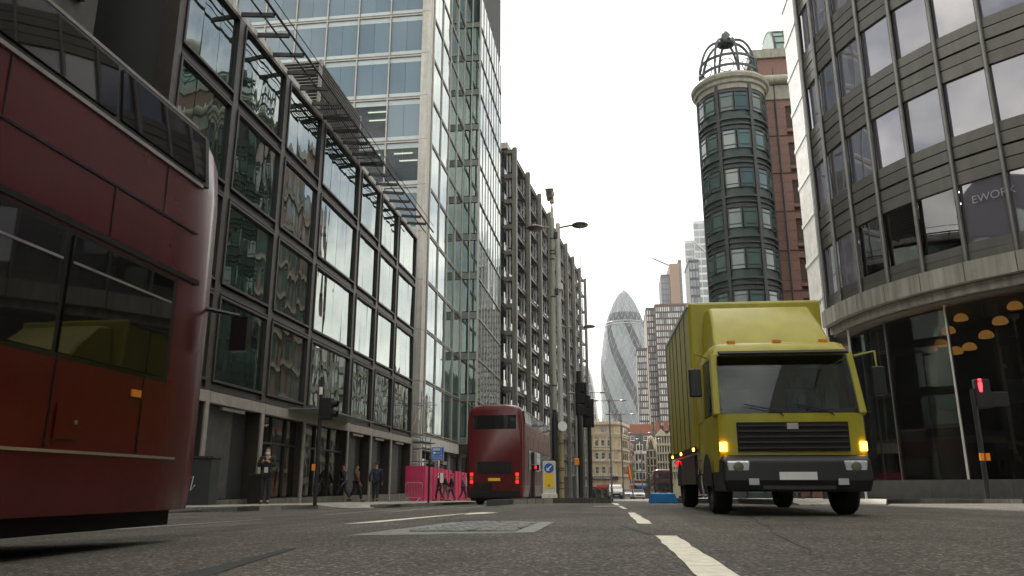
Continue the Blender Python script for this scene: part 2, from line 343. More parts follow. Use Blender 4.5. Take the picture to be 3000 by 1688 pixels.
LP=[(-30,13.6),(-17,15.2),(-13.34,15.95),(-12.45,16.27),(-10.5,17.7),(-9.43,19.03),(-8.61,22.41),(-8.24,23.55),(-7.63,24.71),(-7.3,26.6),(-7.2,30.5),(-7.6,36),(-7.9,60),(-7.9,80),(-5.5,110),(-1,165),(1,178)]
LB=[(-30,60),(-24,60),(-22,60),(-20,60),(-18,60),(-17,60),(-16,60),(-15.5,60),(-15.3,60),(-15.2,60),(-15.1,60),(-15,60),(-15,60.5),(-15,82),(-14,112),(-9,166),(-8,179)]
DROP={3,4,7,8}
e=[(x,y,.02 if i in DROP else .12) for i,(x,y) in enumerate(LP)]
pl=pavement('pavement_left',e,LB)
kerb(pl,LP[0:3],'kerb_granite'); kerb(pl,LP[4:7],'kerb_granite'); kerb(pl,LP[8:17],'kerb_granite',1.2)
RP=[(9.5,130),(6.5,80),(3.2,40),(2.0,26),(1.51,21.58),(2.52,20.86),(3.79,18.84),(4.06,18.55),(5.98,18.9),(6.94,21.8),(8.11,22.74),(11.96,25.6),(20,27),(60,30)]
RB=[(12,130),(12,80),(12,60),(12,50),(12,46),(12,44),(12.5,42),(13,41),(13.5,41),(14,41),(15,41),(16,40),(24,38),(60,38)]
e=[(x,y,.02 if i in {7,8} else .12) for i,(x,y) in enumerate(RP)]
pr=pavement('pavement_right',e,RB)
kerb(pr,RP[1:7],'kerb_dark',.95,side=1); kerb(pr,RP[9:13],'kerb_dark',side=1)
# refuge island in the middle of the street
IS=[(-2.88,18.64),(-2.57,19.99),(-1.64,20.73),(-.58,20.87),(-.15,20.93)]
isl=pavement("traffic_island",IS,[(-3.1,40),(-2.7,40),(-1.7,40),(-.6,40),(-.15,40)])
kerb(isl,IS,'kerb_dark',1.1,hgt=.13,side=1); kerb(isl,[(-3.1,40),(-2.88,18.64)],'kerb_dark',1.1,side=-1); kerb(isl,[(-.15,20.93),(-.15,40)],'kerb_dark',1.1,side=1)
def paint(name,poly,mat='road_paint',lift=.005):
    o=ribbon(poly,lift).build(name,mat); o['kind']='structure'; return o
def ragged(x0a,x1a,ya,x0b,x1b,yb,n=14,j=.012):
    l=[];r=[]
    for i in range(n+1):
        t=i/n; y=ya+(yb-ya)*t; l.append((x0a+(x0b-x0a)*t+rnd.uniform(-j,j),y)); r.append((x1a+(x1b-x1a)*t+rnd.uniform(-j,j),y))
    return l+r[::-1]
paint('lane_dash',ragged(.32,.5,7.1,.39,.59,2.9)); paint('lane_dash',ragged(.17,.28,13.14,.24,.4,9.29)); paint('lane_dash',ragged(-.13,.02,20.05,-.03,.07,18.2,6,.004))
paint('lane_line',[(-.49,17.25),(.1,17.35),(.2,15.2),(.12,15.15),(.03,17.1),(-.49,17.05)])
paint('lane_arrow',[(-3.52,10.08),(-3.3,10.02),(-3.1,10.2),(-2.72,11.6),(-2.42,12.95),(-2.52,13.03),(-3.0,11.6)],lift=.005)
paint('lane_arrow',[(-2.38,12.4),(-2.1,12.55),(-1.93,13.1),(-2.28,13.5),(-2.44,13.06)],lift=.0062)
paint('lane_line',ragged(-7.66,-7.52,9.64,-6.5,-6.4,14.05,12,.006),'worn_paint'); paint('lane_line',ragged(-6.0,-5.9,15.97,-5.35,-5.24,19.1,10,.006),'worn_paint')
paint('lane_line',ragged(-9.85,-9.7,11.69,-9.12,-9.0,13.43,6,.006),'worn_paint'); paint('lane_line',ragged(-4.7,-4.6,16,-3.4,-3.3,24,8,.006),'worn_paint')
paint('stop_line',[(-5.2,17.3),(-3.0,17.9),(-3.0,18.15),(-5.2,17.55)],'worn_paint')
paint('asphalt_patch',[(-2.13,2.9),(-2.2,3.69),(-2.26,4.6),(-2.38,5.57),(-2.3,5.62),(-2.14,4.6),(-1.98,3.69),(-1.9,2.9)],'dark_asphalt',.003)
paint('asphalt_seam',[(.0,8.9),(.06,8.9),(.32,7.3),(.26,7.25)],'dark_asphalt',.0031)
for a,b,w2 in(((-3.9,6.2),(-.6,6.9),.012),((1.2,5.2),(1.9,12.5),.014),((-2.2,9.9),(-2.9,16),.012),((2.2,6.1),(6.5,6.9),.012)):
    pts=[Vector(a).lerp(Vector(b),k/14) for k in range(15)]; l_=[];r_=[]
    for q in pts: jx=rnd.uniform(-.04,.04); jy=rnd.uniform(-.02,.02); l_.append((q.x+jx,q.y+jy)); r_.append((q.x+jx+w2*1.3,q.y+jy+w2))
    paint('road_crack',l_+r_[::-1],'dark_asphalt',.0035)
# sunken stone-set service cover in the carriageway
sc=thing('service_cover','concrete framed service cover infilled with small grey setts in the road','road cover',(-1.4,8.4,0))
fr=MB()
Q=[(-2.45,7.1),(-.76,7.42),(-.74,9.62),(-1.98,9.56)]
Qi=[(-2.0,7.55),(-.95,7.62),(-.92,9.42),(-1.75,9.36)]
for i in range(4):
    j=(i+1)%4; fr.poly(*[(p[0],p[1],gz(*p)+.006) for p in (Q[i],Q[j],Qi[j],Qi[i])])
fr.build('frame','patch_concrete',sc)
st=MB(); nu,nv=11,16
for a in range(nu):
    for b in range(nv):
        u=(a+.5+(.5 if b%2 else 0))/nu; v=(b+.5)/nv
        if u>.98: continue
        lx=Qi[0][0]+(Qi[3][0]-Qi[0][0])*v; rx=Qi[1][0]+(Qi[2][0]-Qi[1][0])*v; x=lx+(rx-lx)*u; y=Qi[0][1]+(Qi[3][1]-Qi[0][1])*v
        dx=.043+rnd.uniform(-.006,.004); dy=.046+rnd.uniform(-.006,.004); z=gz(x,y)+.004+rnd.uniform(0,.012); t=.007
        st.add([(x-dx,y-dy,z),(x+dx,y-dy,z),(x+dx,y+dy,z),(x-dx,y+dy,z),(x-dx+t,y-dy+t,z+.012),(x+dx-t,y-dy+t,z+.012),(x+dx-t,y+dy-t,z+.012),(x-dx+t,y+dy-t,z+.012)],[(4,5,6,7),(0,1,5,4),(1,2,6,5),(2,3,7,6),(3,0,4,7)])
so_=st.build('setts','sett',sc); so_['kind']='stuff'
# ------------------------------------------------------------------ left glass office building (bronze frame)
def facade_pane(parent,mat,c,w_,h_,axis,jit=.35,thick=.03,name='pane'):
    """pane in a wall; axis 'x' looks along x (wall runs along y), 'y' looks along y"""
    a=R(rnd.uniform(-jit,jit)); b=R(rnd.uniform(-jit,jit))
    if axis=='x': return piece(name,mat,parent,c,(thick,w_,h_),(0,a,b))
    return piece(name,mat,parent,c,(w_,thick,h_),(a,0,b))
lb=thing('office_building','five storey bronze framed glass office building along the left pavement','building',(-13,34,-.3))
MB().box(-34,-13.4,19.5,48.95,-.7,16.84).build('wall','interior',lb)
MB().box(-34,-13.02,19.5,48.95,16.86,17.25).build('parapet','parapet_stone',lb,bev=.02)
MB().box(-34,-13.5,19.52,48.9,17.26,17.4).build('roof','slate',lb)
bays=[19.6,23.3,27.35,31.35,36.8,40.5,44.3,48.85]; npan=[3,3,3,4,3,3,3]
rows=[(3.7,6.58),(6.98,9.94),(10.36,13.32),(13.76,16.72)]
for y in bays: piece('pier','bronze',lb,(-13.13,y,8.3),(.5,.34,17.0))
for z0,z1 in((3.4,3.66),(6.62,6.94),(9.98,10.32),(13.36,13.72),(16.74,16.85)):
    for a,b in zip(bays,bays[1:]):
        piece('beam','bronze',lb,(-13.16,(a+b)/2,(z0+z1)/2),(.4,b-a-.345,z1-z0))
        piece('ledge','bronze_dark',lb,(-12.93,(a+b)/2,z0+.04),(.12,b-a-.4,.06))
for (a,b),n in zip(zip(bays,bays[1:]),npan):
    for z0,z1 in rows:
        f=MB(); x0,x1=-13.12,-12.84; A,B=a+.2,b-.2; t=.085
        f.box(x0,x1,A,B,z0,z0+t).box(x0,x1,A,B,z1-t,z1).box(x0,x1,A,A+t,z0+t,z1-t).box(x0,x1,B-t,B,z0+t,z1-t)
        w=f.build('window','bronze_dark',lb); OFF[w.name]=OFF[lb.name]
        pw=(B-A-2*t)/n
        for k in range(n): facade_pane(w,'office_glass',(-12.98,A+t+pw*(k+.5),(z0+z1)/2),pw-.02,z1-z0-2*t-.01,'x',.55)
# ground floor
for i,y in enumerate(bays): piece('column','fin_stone',lb,(-13.0,y,1.5),(.35,.22,3.78))
for i,(a,b) in enumerate(zip(bays,bays[1:])):
    piece('plinth','plinth',lb,(-12.99,(a+b)/2,-.28),(.3,b-a-.24,.5))
    piece('lintel','fin_stone',lb,(-12.97,(a+b)/2,3.2),(.3,b-a-.24,.36))
    if i in (2,3):
        for k in range(3): facade_pane(lb,'shop_glass',(-13.15,a+(b-a)*(k+.5)/3,1.5),(b-a)/3-.09,2.95,'x',.5)
        for k in range(1,3): piece('door_frame','bronze_dark',lb,(-13.12,a+(b-a)*k/3,1.5),(.14,.07,2.98))
        piece('transom','bronze_dark',lb,(-13.1,(a+b)/2,2.0),(.1,b-a-.3,.08))
    else:
        piece('door_panel','slate_stone',lb,(-13.3,(a+b)/2-.6,1.5),(.2,(b-a)*.5,2.98))
        facade_pane(lb,'shop_glass',(-13.5,b-.75,1.5),1.1,2.9,'x')
        piece('soffit_lamp','mullion',lb,(-13.0,(a+b)/2,2.93),(.1,1.6,.1))
cn=MB().box(-12.9,-11.5,29.5,36.5,3.38,3.42).build('glass_canopy','frit_green',lb)
for y in(30,31.8,33.5,35.2,36.3): sub(cn,MB().tube([(-12.9,y,3.55),(-11.6,y,3.44)],.02,6).build('stay','steel_dark',lb)).parent=lb
# maintenance walkway outriggers along the eaves
for i in range(20):
    y=20.6+1.37*i+.02*(i%3)
    if y>48.5: break
    MB().bar((-13.1,y,17.12),(-11.75,y,16.98),.09,.16).build('bracket','steel_dark',lb)
for x,r in((-11.72,.05),(-12.25,.035)): MB().tube([(x,19.6,17.06+(.03 if x<-12 else 0)),(x,48.6,17.06)],r,8).build('rail','steel_dark',lb)
MB().tube([(-11.72,19.6,17.5),(-11.72,48.6,17.5)],.02,6).build('rail','steel_dark',lb)
for i in range(6):
    y0=30.2+1.22*i
    g=MB()
    for k in range(12): g.box(-13.0+.11*k,-12.97+.11*k,y0,y0+1.15,17.16,17.2)
    g.box(-13,-11.66,y0,y0+.05,17.1,17.16).box(-13,-11.66,y0+.6,y0+.66,17.1,17.16); g.build('walkway_grille','steel_dark',lb)
# louvred plant room on the roof
pt=thing('plant_room','louvred grey metal plant enclosure on the roof of the bronze office building','plant room',(-16.5,40,17.4))
MB().box(-18.9,-15.62,36.95,43.6,17.4,23.4).build('casing','bronze_dark',pt)
for i in range(30):
    z=17.7+.193*i
    MB().bar((-15.5,36.86,z),(-15.5,43.7,z),.16,.07).build('louvre_slat','louvre',pt) if i==0 else None
    s=piece('louvre_slat','louvre',pt,(-15.55,40.28,z),(.13,6.85,.075),(0,R(28),0)); s2=piece('louvre_slat','louvre',pt,(-17.25,36.9,z),(3.4,.13,.075),(R(-28),0,0))
for x,y in((-15.56,36.9),(-15.56,43.66),(-18.9,36.9)): piece('corner_post','louvre',pt,(x,y,20.4),(.16,.16,6.1))
# ------------------------------------------------------------------ dark stone building beside the side street (behind the bus)
nb=thing('stone_building','dark stone office block with tall windows behind the red bus','building',(-15,10,-.3))
MB().box(-32,-14.2,-2,17.6,-.7,24).build('wall','slate_stone',nb)
for j in range(5):
    for i in range(6):
        y=-.6+3.0*i
        facade_pane(nb,'office_glass',(-14.16,y+1.3,2.2+4.3*j),2.2,3.3,'x',.4)
        piece('sill','slate_stone',nb,(-14.1,y+1.3,.45+4.3*j),(.2,2.4,.12))
# ------------------------------------------------------------------ glass tower
tw=thing('glass_tower','tall blue green glass office tower with pale stone corner pier','building',(-20,60,-.5))
LV=[3.95+3.73*k for k in range(13)]
MB().box(-42,-13.9,58.2,81.4,3.9,95).build('core','interior',tw)
MB().box(-42,-13.7,54.3,58.1,49.0,95).build('core','interior',tw)
MB().box(-42,-13.7,58.1,81.4,3.3,3.88).build('soffit','tower_stone',tw)
pxs=[-14.25-2.7*k for k in range(11)]
for k in range(3,12):
    z0,z1=LV[k],LV[k+1]
    MB().box(-42,-13.9,54.3,58.1,z1-.35,z1-.05).build('floor_slab','ceiling_white',tw)
    MB().box(-42,-14.3,57.6,57.8,z0,z1-.36).build('back_wall','slate',tw)
    piece('transom','mullion',tw,(-28,53.8,z0),(27.5,.22,.13)); piece('gutter','mullion_dark',tw,(-28,53.7,z0+.1),(27.5,.1,.05))
    for i in range(9):
        xr=pxs[i]-.07; xl=pxs[i+1]+.07; wd=xr-xl
        lit=(k==5 and i<4) or (k==6 and i in(1,))
        piece('spandrel','frit',tw,((xl+xr)/2,53.84,z0+.3),(wd,.05,.4)); piece('spandrel','frit',tw,((xl+xr)/2,53.84,z1-.3),(wd,.05,.42))
        for s in(0,1):
            facade_pane(tw,'clear_glass' if lit else 'tower_blue',(xl+wd*(.25+.5*s),53.84,(z0+z1)/2),wd/2-.02,z1-z0-1.0,'y',.12,.03)
        if lit:
            for q in range(2): piece('ceiling_light','strip_light',tw,((xl+xr)/2+rnd.uniform(-.3,.3),55+1.4*q,z1-.4),(1.5,.1,.05))
for x in pxs[1:10]: piece('mullion','mullion',tw,(x,53.78,33),(.1,.2,32))
# corner pier, one stone facing block per storey
for k in range(0,12):
    piece('pier_block','tower_stone',tw,(-13.9,53.95,(LV[k]+LV[k+1])/2),(.66,1.1,3.7))
piece('pier_block','tower_stone',tw,(-13.9,53.95,1.6),(.66,1.1,4.6))
ys_=[54.55+3.2*i for i in range(5)]
MB().box(-13.8,-13.48,54.5,67.4,3.1,3.9).build('spandrel_course','tower_stone',tw)
for k in range(0,12):
    z0,z1=LV[k],LV[k+1]
    piece('transom','mullion_dark',tw,(-13.51,60.95,z0+.03),(.1,12.8,.09)); piece('transom','mullion',tw,(-13.5,60.95,z0+.2),(.08,12.8,.06))
    for i in range(4):
        n=2
        for s in range(n): facade_pane(tw,'tower_green',(-13.55,ys_[i]+3.2*(s+.5)/n,(z0+z1)/2+.12),3.2/n-.03,z1-z0-.3,'x',.3)
    # face of the projecting bay
    piece('transom','mullion_dark',tw,(-12.75,67.42,z0+.03),(1.5,.14,.1)); piece('spandrel','frit_green',tw,(-12.75,67.5,z0+.35),(1.46,.05,.5))
    for s in(0,1): facade_pane(tw,'tower_green',(-13.12+.74*s,67.5,(z0+z1)/2+.3),.68,z1-z0-.75,'y',.3)
    piece('transom','mullion_dark',tw,(-11.92,74.5,z0+.03),(.14,13.8,.1))
    for i in range(8): facade_pane(tw,'tower_green',(-11.97,67.6+1.72*(i+.5),(z0+z1)/2+.05),1.66,z1-z0-.15,'x',.3)
for y in ys_: piece('mullion','mullion',tw,(-13.49,y,26.4),(.1,.09,44.9))
for x in(-13.48,-12.75,-12.0): piece('mullion','mullion',tw,(x,67.4,26.4),(.09,.16,44.9))
for i in range(9): piece('mullion','mullion',tw,(-11.94,67.6+1.72*i,26.4),(.07,.06,44.9))
MB().box(-13.5,-12.0,67.6,81.4,3.9,95).build('core','interior',tw)
MB().box(-13.6,-11.9,67.35,81.5,3.2,3.88).build('bay_soffit','bronze_dark',tw)
MB().box(-40,-16.5,55.5,81,-1.4,3.3).build('ground_floor_wall','interior',tw)
for y in(57,62,67,72,77): MB().tube([(-14.4,y,-1.2),(-14.4,y,3.4)],.28,12).build('column','mullion_dark',tw,True)
for i in range(8): facade_pane(tw,'shop_glass',(-16.4,56.5+3*i,1.1),2.6,4.0,'x',.4)
# ------------------------------------------------------------------ steel framed block with external columns
ang=math.atan2(.873,8.97)
ex=thing('steel_office_block','long grey office block with external steel columns and deep beams','building',(-12.53,98.85,-1.2),-ang); OFF[ex.name]=(0,0,0)
zb=-1.5; H0=1.2   # local z = world z + 1.2
cols=[9.012*i for i in range(9)]; FL=[46.0-3.68*k+H0 for k in range(13)]
MB().box(-24,-1.75,-.5,72.4,-1,46.0+H0).build('core','interior',ex)
MB().box(-24,-.9,-.6,72.5,46.02+H0,46.9+H0).build('roof','parapet_stone',ex)
for i,y in enumerate(cols):
    MB().box(-.32,.32,y-.28,y+.28,-1.2,46.2+H0).build('column','exo_steel',ex,bev=.06)
    for k,z in enumerate(FL[:-1]):
        piece('bracket','exo_steel',ex,(-.95,y,z-.35),(1.3,.42,.55))
        for q in(0,1): piece('glass_fin','exo_fin',ex,(-1.15+.4*q,y+.33,z-1.97),(.2,.06,2.45))
for i in range(8):
    y0,y1=cols[i],cols[i+1]; c=(y0+y1)/2
    for k,z in enumerate(FL[:-1]):
        piece('beam','exo_beam',ex,(-.75,c,z-.25),(.9,8.4,.16)); piece('sunshade','exo_steel',ex,(-.45,c,z-.5),(.12,8.4,.3))
        for q in range(2): facade_pane(ex,'exo_glass',(-1.6,y0+8.97*(q+.5)/2,z-1.75),4.35,1.9,'x',.3); 
        facade_pane(ex,'exo_spandrel',(-1.52,c,z-3.1),8.7,.85,'x',.2,name='spandrel')
for k,z in enumerate(FL[:-1]):
    for q in range(1): facade_pane(ex,'exo_glass',(-2.4,-.55,z-1.7),2.1,2.3,'y',.2)
    piece('spandrel','exo_spandrel',ex,(-2.4,-.58,z-3.3),(2.1,.06,.9)); piece('soffit_lamp','strip_light',ex,(-2.1,-.56,z-.42),(.25,.1,.07)) if k in(2,3,4,6,8) else None
MB().tube([(.2,64,46),(.2,64,66)],[.12,.04],6).build('antenna','pole_grey',ex)
for i in range(8): facade_pane(ex,'exo_glass',(-1.9,cols[i]+4.5,1.2),8.4,3.4,'x',.3)
# ------------------------------------------------------------------ curved dark office building on the right corner
CX,CY,RR=23.8,37.8,13.6
def cp(th,r): return (CX-r*math.cos(th),CY-r*math.sin(th))
cb=thing('curved_office_building','dark grey curved corner office building with ribbon windows and glazed cafe','building',(16,34,-.1))
def arc(r,a0=0,a1=90,n=30): return [cp(R(a0+(a1-a0)*i/n),r) for i in range(n+1)]
TOP=39
def body(r,z0,z1,mat,name): MB().prism(arc(r)+[(60,CY-r),(60,40.2),(CX-r,40.2)],z0,z1).build(name,mat,cb)
body(13.2,11.9,TOP,'interior','core'); body(9.5,8.4,11.9,'cloth_brown','back_wall'); body(13.3,7.25,8.4,'soffit','soffit'); body(9.0,-.4,7.25,'interior','cafe_back_wall')
body(12.6,-.5,.12,'slate_stone','cafe_floor')
TH=[1.8+7.3*k for k in range(13)]; ch=2*RR*math.sin(R(3.65))
for k in range(12):
    tm=R((TH[k]+TH[k+1])/2); rz=tm-math.pi/2
    def pc(name,mat,r,zc,w_,d,h_,tilt=0):
        x,y=cp(tm,r); return piece(name,mat,cb,(x,y,zc),(w_,d,h_),(tilt,0,rz))
    for j in range(6):
        zb=9.15+4.28*j
        clear=(j==0 and 2<=k<=4)
        p=pc('pane','lit_glass' if clear else 'curve_glass',13.42*math.cos(R(3.65)),zb+1.15,ch-.1,.04,2.3,R(rnd.uniform(-.5,.5)))
        for (a,b) in((2.31,2.8),(2.83,3.28),(3.36,3.83),(3.86,4.27)): pc('spandrel_panel','panel_grey',13.5*math.cos(R(3.65)),zb+(a+b)/2,ch-.09,.08,b-a-.015)
        pc('blind','frit',13.3*math.cos(R(3.65)),zb+1.95,ch-.2,.02,.7) if clear and k in(3,) else None
        if clear and k>=3:
            for q in range(2):
                x,y=cp(tm,12.4-1.3*q); piece('ceiling_light','strip_light',cb,(x,y,11.62),(1.3,.09,.05),(0,0,rz))
    pc('spandrel_panel','panel_grey',13.5*math.cos(R(3.65)),8.6,ch-.09,.08,.36); pc('spandrel_panel','panel_grey',13.5*math.cos(R(3.65)),8.96,ch-.09,.08,.34)
    pc('band_stone','band_stone',13.72,8.02,ch+.005,.3,.74); pc('band_stone','band_stone',13.45,7.45,ch,.2,.34)
    # cafe glazing
    pc('cafe_pane','cafe_glass',12.7,3.9,ch*.93,.03,6.5,R(rnd.uniform(-.2,.2))); pc('stall_riser','slate_stone',12.72,.3,ch*.935,.12,.7)
    if k in(3,5,6,7,8): pc('menu_board','drum_trim' if 0 else 'frit_green',12.5,3.7,ch*.72,.03,.85)
for k in range(13):
    x,y=cp(R(TH[k]),13.62)
    MB().tube([(x,y,8.42),(x,y,TOP-.2)],.085,10).build('mullion','tube_grey',cb,True)
    x,y=cp(R(TH[k]),12.7)
    if k%2==0: MB().tube([(x,y,.6),(x,y,7.3)],.06,8).build('cafe_mullion','tube_grey' if k!=4 else 'pole_pale',cb,True)
x,y=cp(R(7.4),13.25); MB().tube([(x,y,-.15),(x,y,7.3)],.055,8).build('downpipe','pole_pale',cb,True)
# flat strip of white fins facing the street
MB().box(10.28,10.6,37.85,40.3,6.6,TOP).build('fin_backing','interior',cb)
for i in range(11):
    y=37.95+.22*i
    MB().box(10.2,10.3,y,y+.15,6.5,TOP).build('fin','fin_white',cb)
for j in range(14): piece('fin_rail','fin_white',cb,(10.22,39.1,7.2+2.14*j),(.12,2.5,.2))
MB().box(10.4,11.2,37.7,40.2,-.4,6.5).build('street_wall','slate_stone',cb)
# sign reflection drawn as faint lettering on a first floor window
tm=R((TH[6]+TH[5])/2+1.5); x,y=cp(tm,13.50)
text('reflected_lettering','EWORK','faint_letter',cb,.42,(x-16,y-34,10.72+.1),(R(90),0,tm-math.pi/2+0),.001)
# pendant lamps in the cafe
pend=MB().lathe([(.0,.2),(.1,.19),(.2,.13),(.26,.02),(.265,-.06),(.23,-.1),(.0,-.1)],n=16)
LAMPS_=[(2815,933,'left of the two highest'),(2778,970,'middle one beneath the two highest'),(2930,942,'right of the middle, second row'),(2973,898,'rightmost and highest'),(2889,983,'right, third row'),(2709,962,'beside the pale mullion, upper'),(2840,1018,'low, right of the middle'),(2724,1024,'beside the pale mullion, lower'),(2622,1030,'second from the left, lowest row'),(2591,1036,'leftmost of all'),(2800,1030,'lowest, in the middle'),(2755,1008,'small one above the lowest row')]
for LI,(px,py,lab) in enumerate(LAMPS_):
    Y=26.0; want=11.9 if LI%3 else 10.9
    while Y<44:      # hang the lamp just inside the cafe glass along its bearing
        p=at(px,py,Y)
        if math.hypot(p.x-CX,p.y-CY)<want: break
        Y+=.1
    o=thing('pendant_lamp','orange dome pendant lamp in the corner cafe, '+lab,'lamp',(p.x,p.y,p.z),0,'pendant lamps in the cafe')
    s=pend.build('shade','warm_light',o,True,world=False); MB().tube([(0,0,.19),(0,0,max(.25,7.24-p.z))],.008,5).build('cord','black_paint',o,world=False)
# ------------------------------------------------------------------ red granite building with round green turret
gb=thing('granite_building','red granite building with round dark green turret and openwork dome','building',(14,72,-.8))
DX,DY,DR=12.32,71,3.1
MB().lathe([(DR-.12,-1.2),(DR-.12,38)],(DX,DY,0),40).build('turret_wall','drum_green',gb,True)
def dp(ph,r): return (DX+r*math.sin(ph),DY-r*math.cos(ph))
def ring(name,mat,r0,r1,z0,z1,n=48,parent=gb): return MB().lathe([(r0,z0),(r1,z0),(r1,z1),(r0,z1)],(DX,DY,0),n).build(name,mat,parent,True)
pil=[-88,-32,24,80,136,192,248]
for f in range(10):
    zf=36.35-3.85*f       # head of the windows on this floor
    ring('string_course','drum_green',DR-.12,DR+.16,zf-2.78,zf-2.62); ring('string_course','drum_green',DR-.12,DR+.1,zf-3.3,zf-3.2); ring('string_course','drum_dark',DR-.12,DR+.02,zf+.08,zf+.35)
    for b in range(6):
        c=(pil[b]+pil[b+1])/2
        if abs(((c+180)%360)-180)>120: continue
        for s in(-1,1):
            ph=R(c+s*12.5); x,y=dp(ph,DR-.04)
            piece('turret_window','drum_glass',gb,(x,y,zf-.95),(1.08,.1,1.75),(0,0,ph))
            x,y=dp(ph,DR+.03)
            piece('glazing_bar','drum_dark',gb,(x,y,zf-1.5),(1.12,.06,.07),(0,0,ph)); piece('glazing_bar','drum_dark',gb,(x,y,zf-.38),(1.12,.06,.07),(0,0,ph))
            for q in(-1,1):
                x,y=dp(ph+R(q*10.6),DR); piece('window_jamb','drum_green',gb,(x,y,zf-.95),(.12,.2,1.9),(0,0,ph))
for p in pil[:6]:
    x,y=dp(R(p),DR+.06); piece('pilaster','drum_dark',gb,(x,y,18),(.3,.26,38.5),(0,0,R(p)))
MB().lathe([(DR-.2,36.7),(DR+.1,36.75),(DR+.12,37.2),(DR+.3,37.3),(DR+.34,37.6),(DR+.55,37.75),(DR+.62,38.05),(DR+.5,38.3),(DR+.1,38.4),(0,38.4)],(DX,DY,0),48).build('turret_cornice','drum_trim',gb,True)
for i in range(8):
    a=R(i*45+11); pts=[]
    for t in range(11):
        u=t/10; r=2.85*math.cos(u*math.pi/2*.93)**.75; z=38.4+.3+4.7*math.sin(u*math.pi/2); 
        if t==0: z=38.3
        pts.append((DX+r*math.sin(a),DY-r*math.cos(a),z))
    MB().tube(pts,.13,6).build('dome_rib','drum_green',gb,True)
    a2=a+R(22.5); rr=2.75; hp=[]
    for t in range(17):
        q=2*math.pi*t/16; aa=a2+math.cos(q)*.7/rr; hp.append((DX+rr*math.sin(aa),DY-rr*math.cos(aa),39.45+.7*math.sin(q)))
    MB().tube(hp,.045,6).build('dome_hoop','drum_green',gb,True)
    x,y=dp(a,2.98); MB().lathe([(.07,0),(.05,.9),(0,1.5)],(x,y,38.6),6).build('pinnacle','drum_green',gb)
for r,z in((2.72,40.6),(2.8,39.45),(.75,43.25)): MB().lathe([(r-.09,z-.1),(r+.09,z-.1),(r+.09,z+.1),(r-.09,z+.1),(r-.09,z-.1)],(DX,DY,0),40).build('dome_ring','drum_green',gb,True)
MB().lathe([(.75,43.2),(.55,43.7),(.5,44.2),(.25,44.6),(.0,44.75)],(DX,DY,0),12).build('finial','drum_green',gb,True)
MB().box(15.1,46,71.6,96,-1.4,36.9).build('wall','red_joint',gb); MB().box(12.6,46,74,96,-1.4,36.8).build('rear_wall','red_granite',gb)
wx=[18.3,22.0,25.7,29.4]
for f in range(10):
    z1=37.0-3.85*f; hs=[.95,1.45,1.45]
    zz=z1
    for h_ in(.96,.96,.96,.97):
        zz-=h_
        piece('granite_block','red_granite',gb,(16.35,71.5,zz+h_/2),(2.28,.3+.01*(f%2),h_-.02))
        for q in range(3): piece('granite_block','red_granite',gb,((wx[q]+wx[q+1])/2,71.5,zz+h_/2),(2.0,.3,h_-.02))
    for q in range(4):
        piece('granite_block','red_granite',gb,(wx[q],71.52,z1-.35),(1.66,.3,.7)); piece('granite_sill','red_granite',gb,(wx[q],71.42,z1-3.3),(1.66,.4,.3))
        facade_pane(gb,'drum_glass',(wx[q],71.7,z1-1.95),1.5,2.3,'y',.3)
        for z in(z1-1.15,z1-2.7): piece('glazing_bar','drum_dark',gb,(wx[q],71.6,z),(1.55,.08,.07))
        piece('glazing_bar','drum_dark',gb,(wx[q],71.6,z1-1.95),(.07,.08,2.3))
    piece('drain_course','red_joint',gb,(24,71.33,z1-3.83),(18,.12,.07))
for f in range(9):
    for i in range(6): facade_pane(gb,'drum_glass',(12.58,76+3.5*i,35.2-3.85*f),1.9,2.4,'x',.4)
    piece('string_course','drum_trim',gb,(12.5,85,33.3-3.85*f),(.3,21.5,.45))
MB().tube([(16.6,71.26,-1),(16.6,71.26,40.4)],.1,6).build('downpipe','drum_dark',gb)
MB().box(15.0,46,71.2,80,36.95,38.6).build('cornice','drum_trim',gb,bev=.1); MB().tube([(14.9,71.1,39.0),(46,71.1,39.0)],.5,12).build('cornice_roll','drum_trim',gb,True)
MB().box(15.8,46,76,96,38.4,44.2).build('attic_wall','red_granite',gb); MB().box(15.5,46,75.7,96,44.2,45.2).build('attic_cornice','drum_trim',gb)
vv=MB(); sec=[]
for t in range(13):
    q=math.pi*t/12; sec.append((0,80.5-4.2*math.cos(q),45.2+4.2*math.sin(q)))
vv.loft([[(18.2,p[1],p[2]) for p in sec],[(46,p[1],p[2]) for p in sec]]).build('barrel_roof','copper_green',gb,True)
for x in[18.3+1.15*i for i in range(9)]: MB().tube([(x,p[1],p[2]) for p in sec[:8]],.09 if int(x*10)%3 else .16,5).build('roof_rib','drum_green',gb)
for t in range(1,6): MB().tube([(18.2,sec[t][1]-.05,sec[t][2]),(46,sec[t][1]-.05,sec[t][2])],.06,5).build('roof_rail','drum_green',gb)
MB().lathe([(2.6,49),(2.6,50.4),(2.2,51.8),(1.2,53),(0,53.4)],(24.5,80,0),20).build('cupola','drum_trim',gb,True)
MB().lathe([(0,41.4),(1.5,39.3),(1.5,38.9)],(19.2,73.4,0),4).build('skylight','frit',gb)
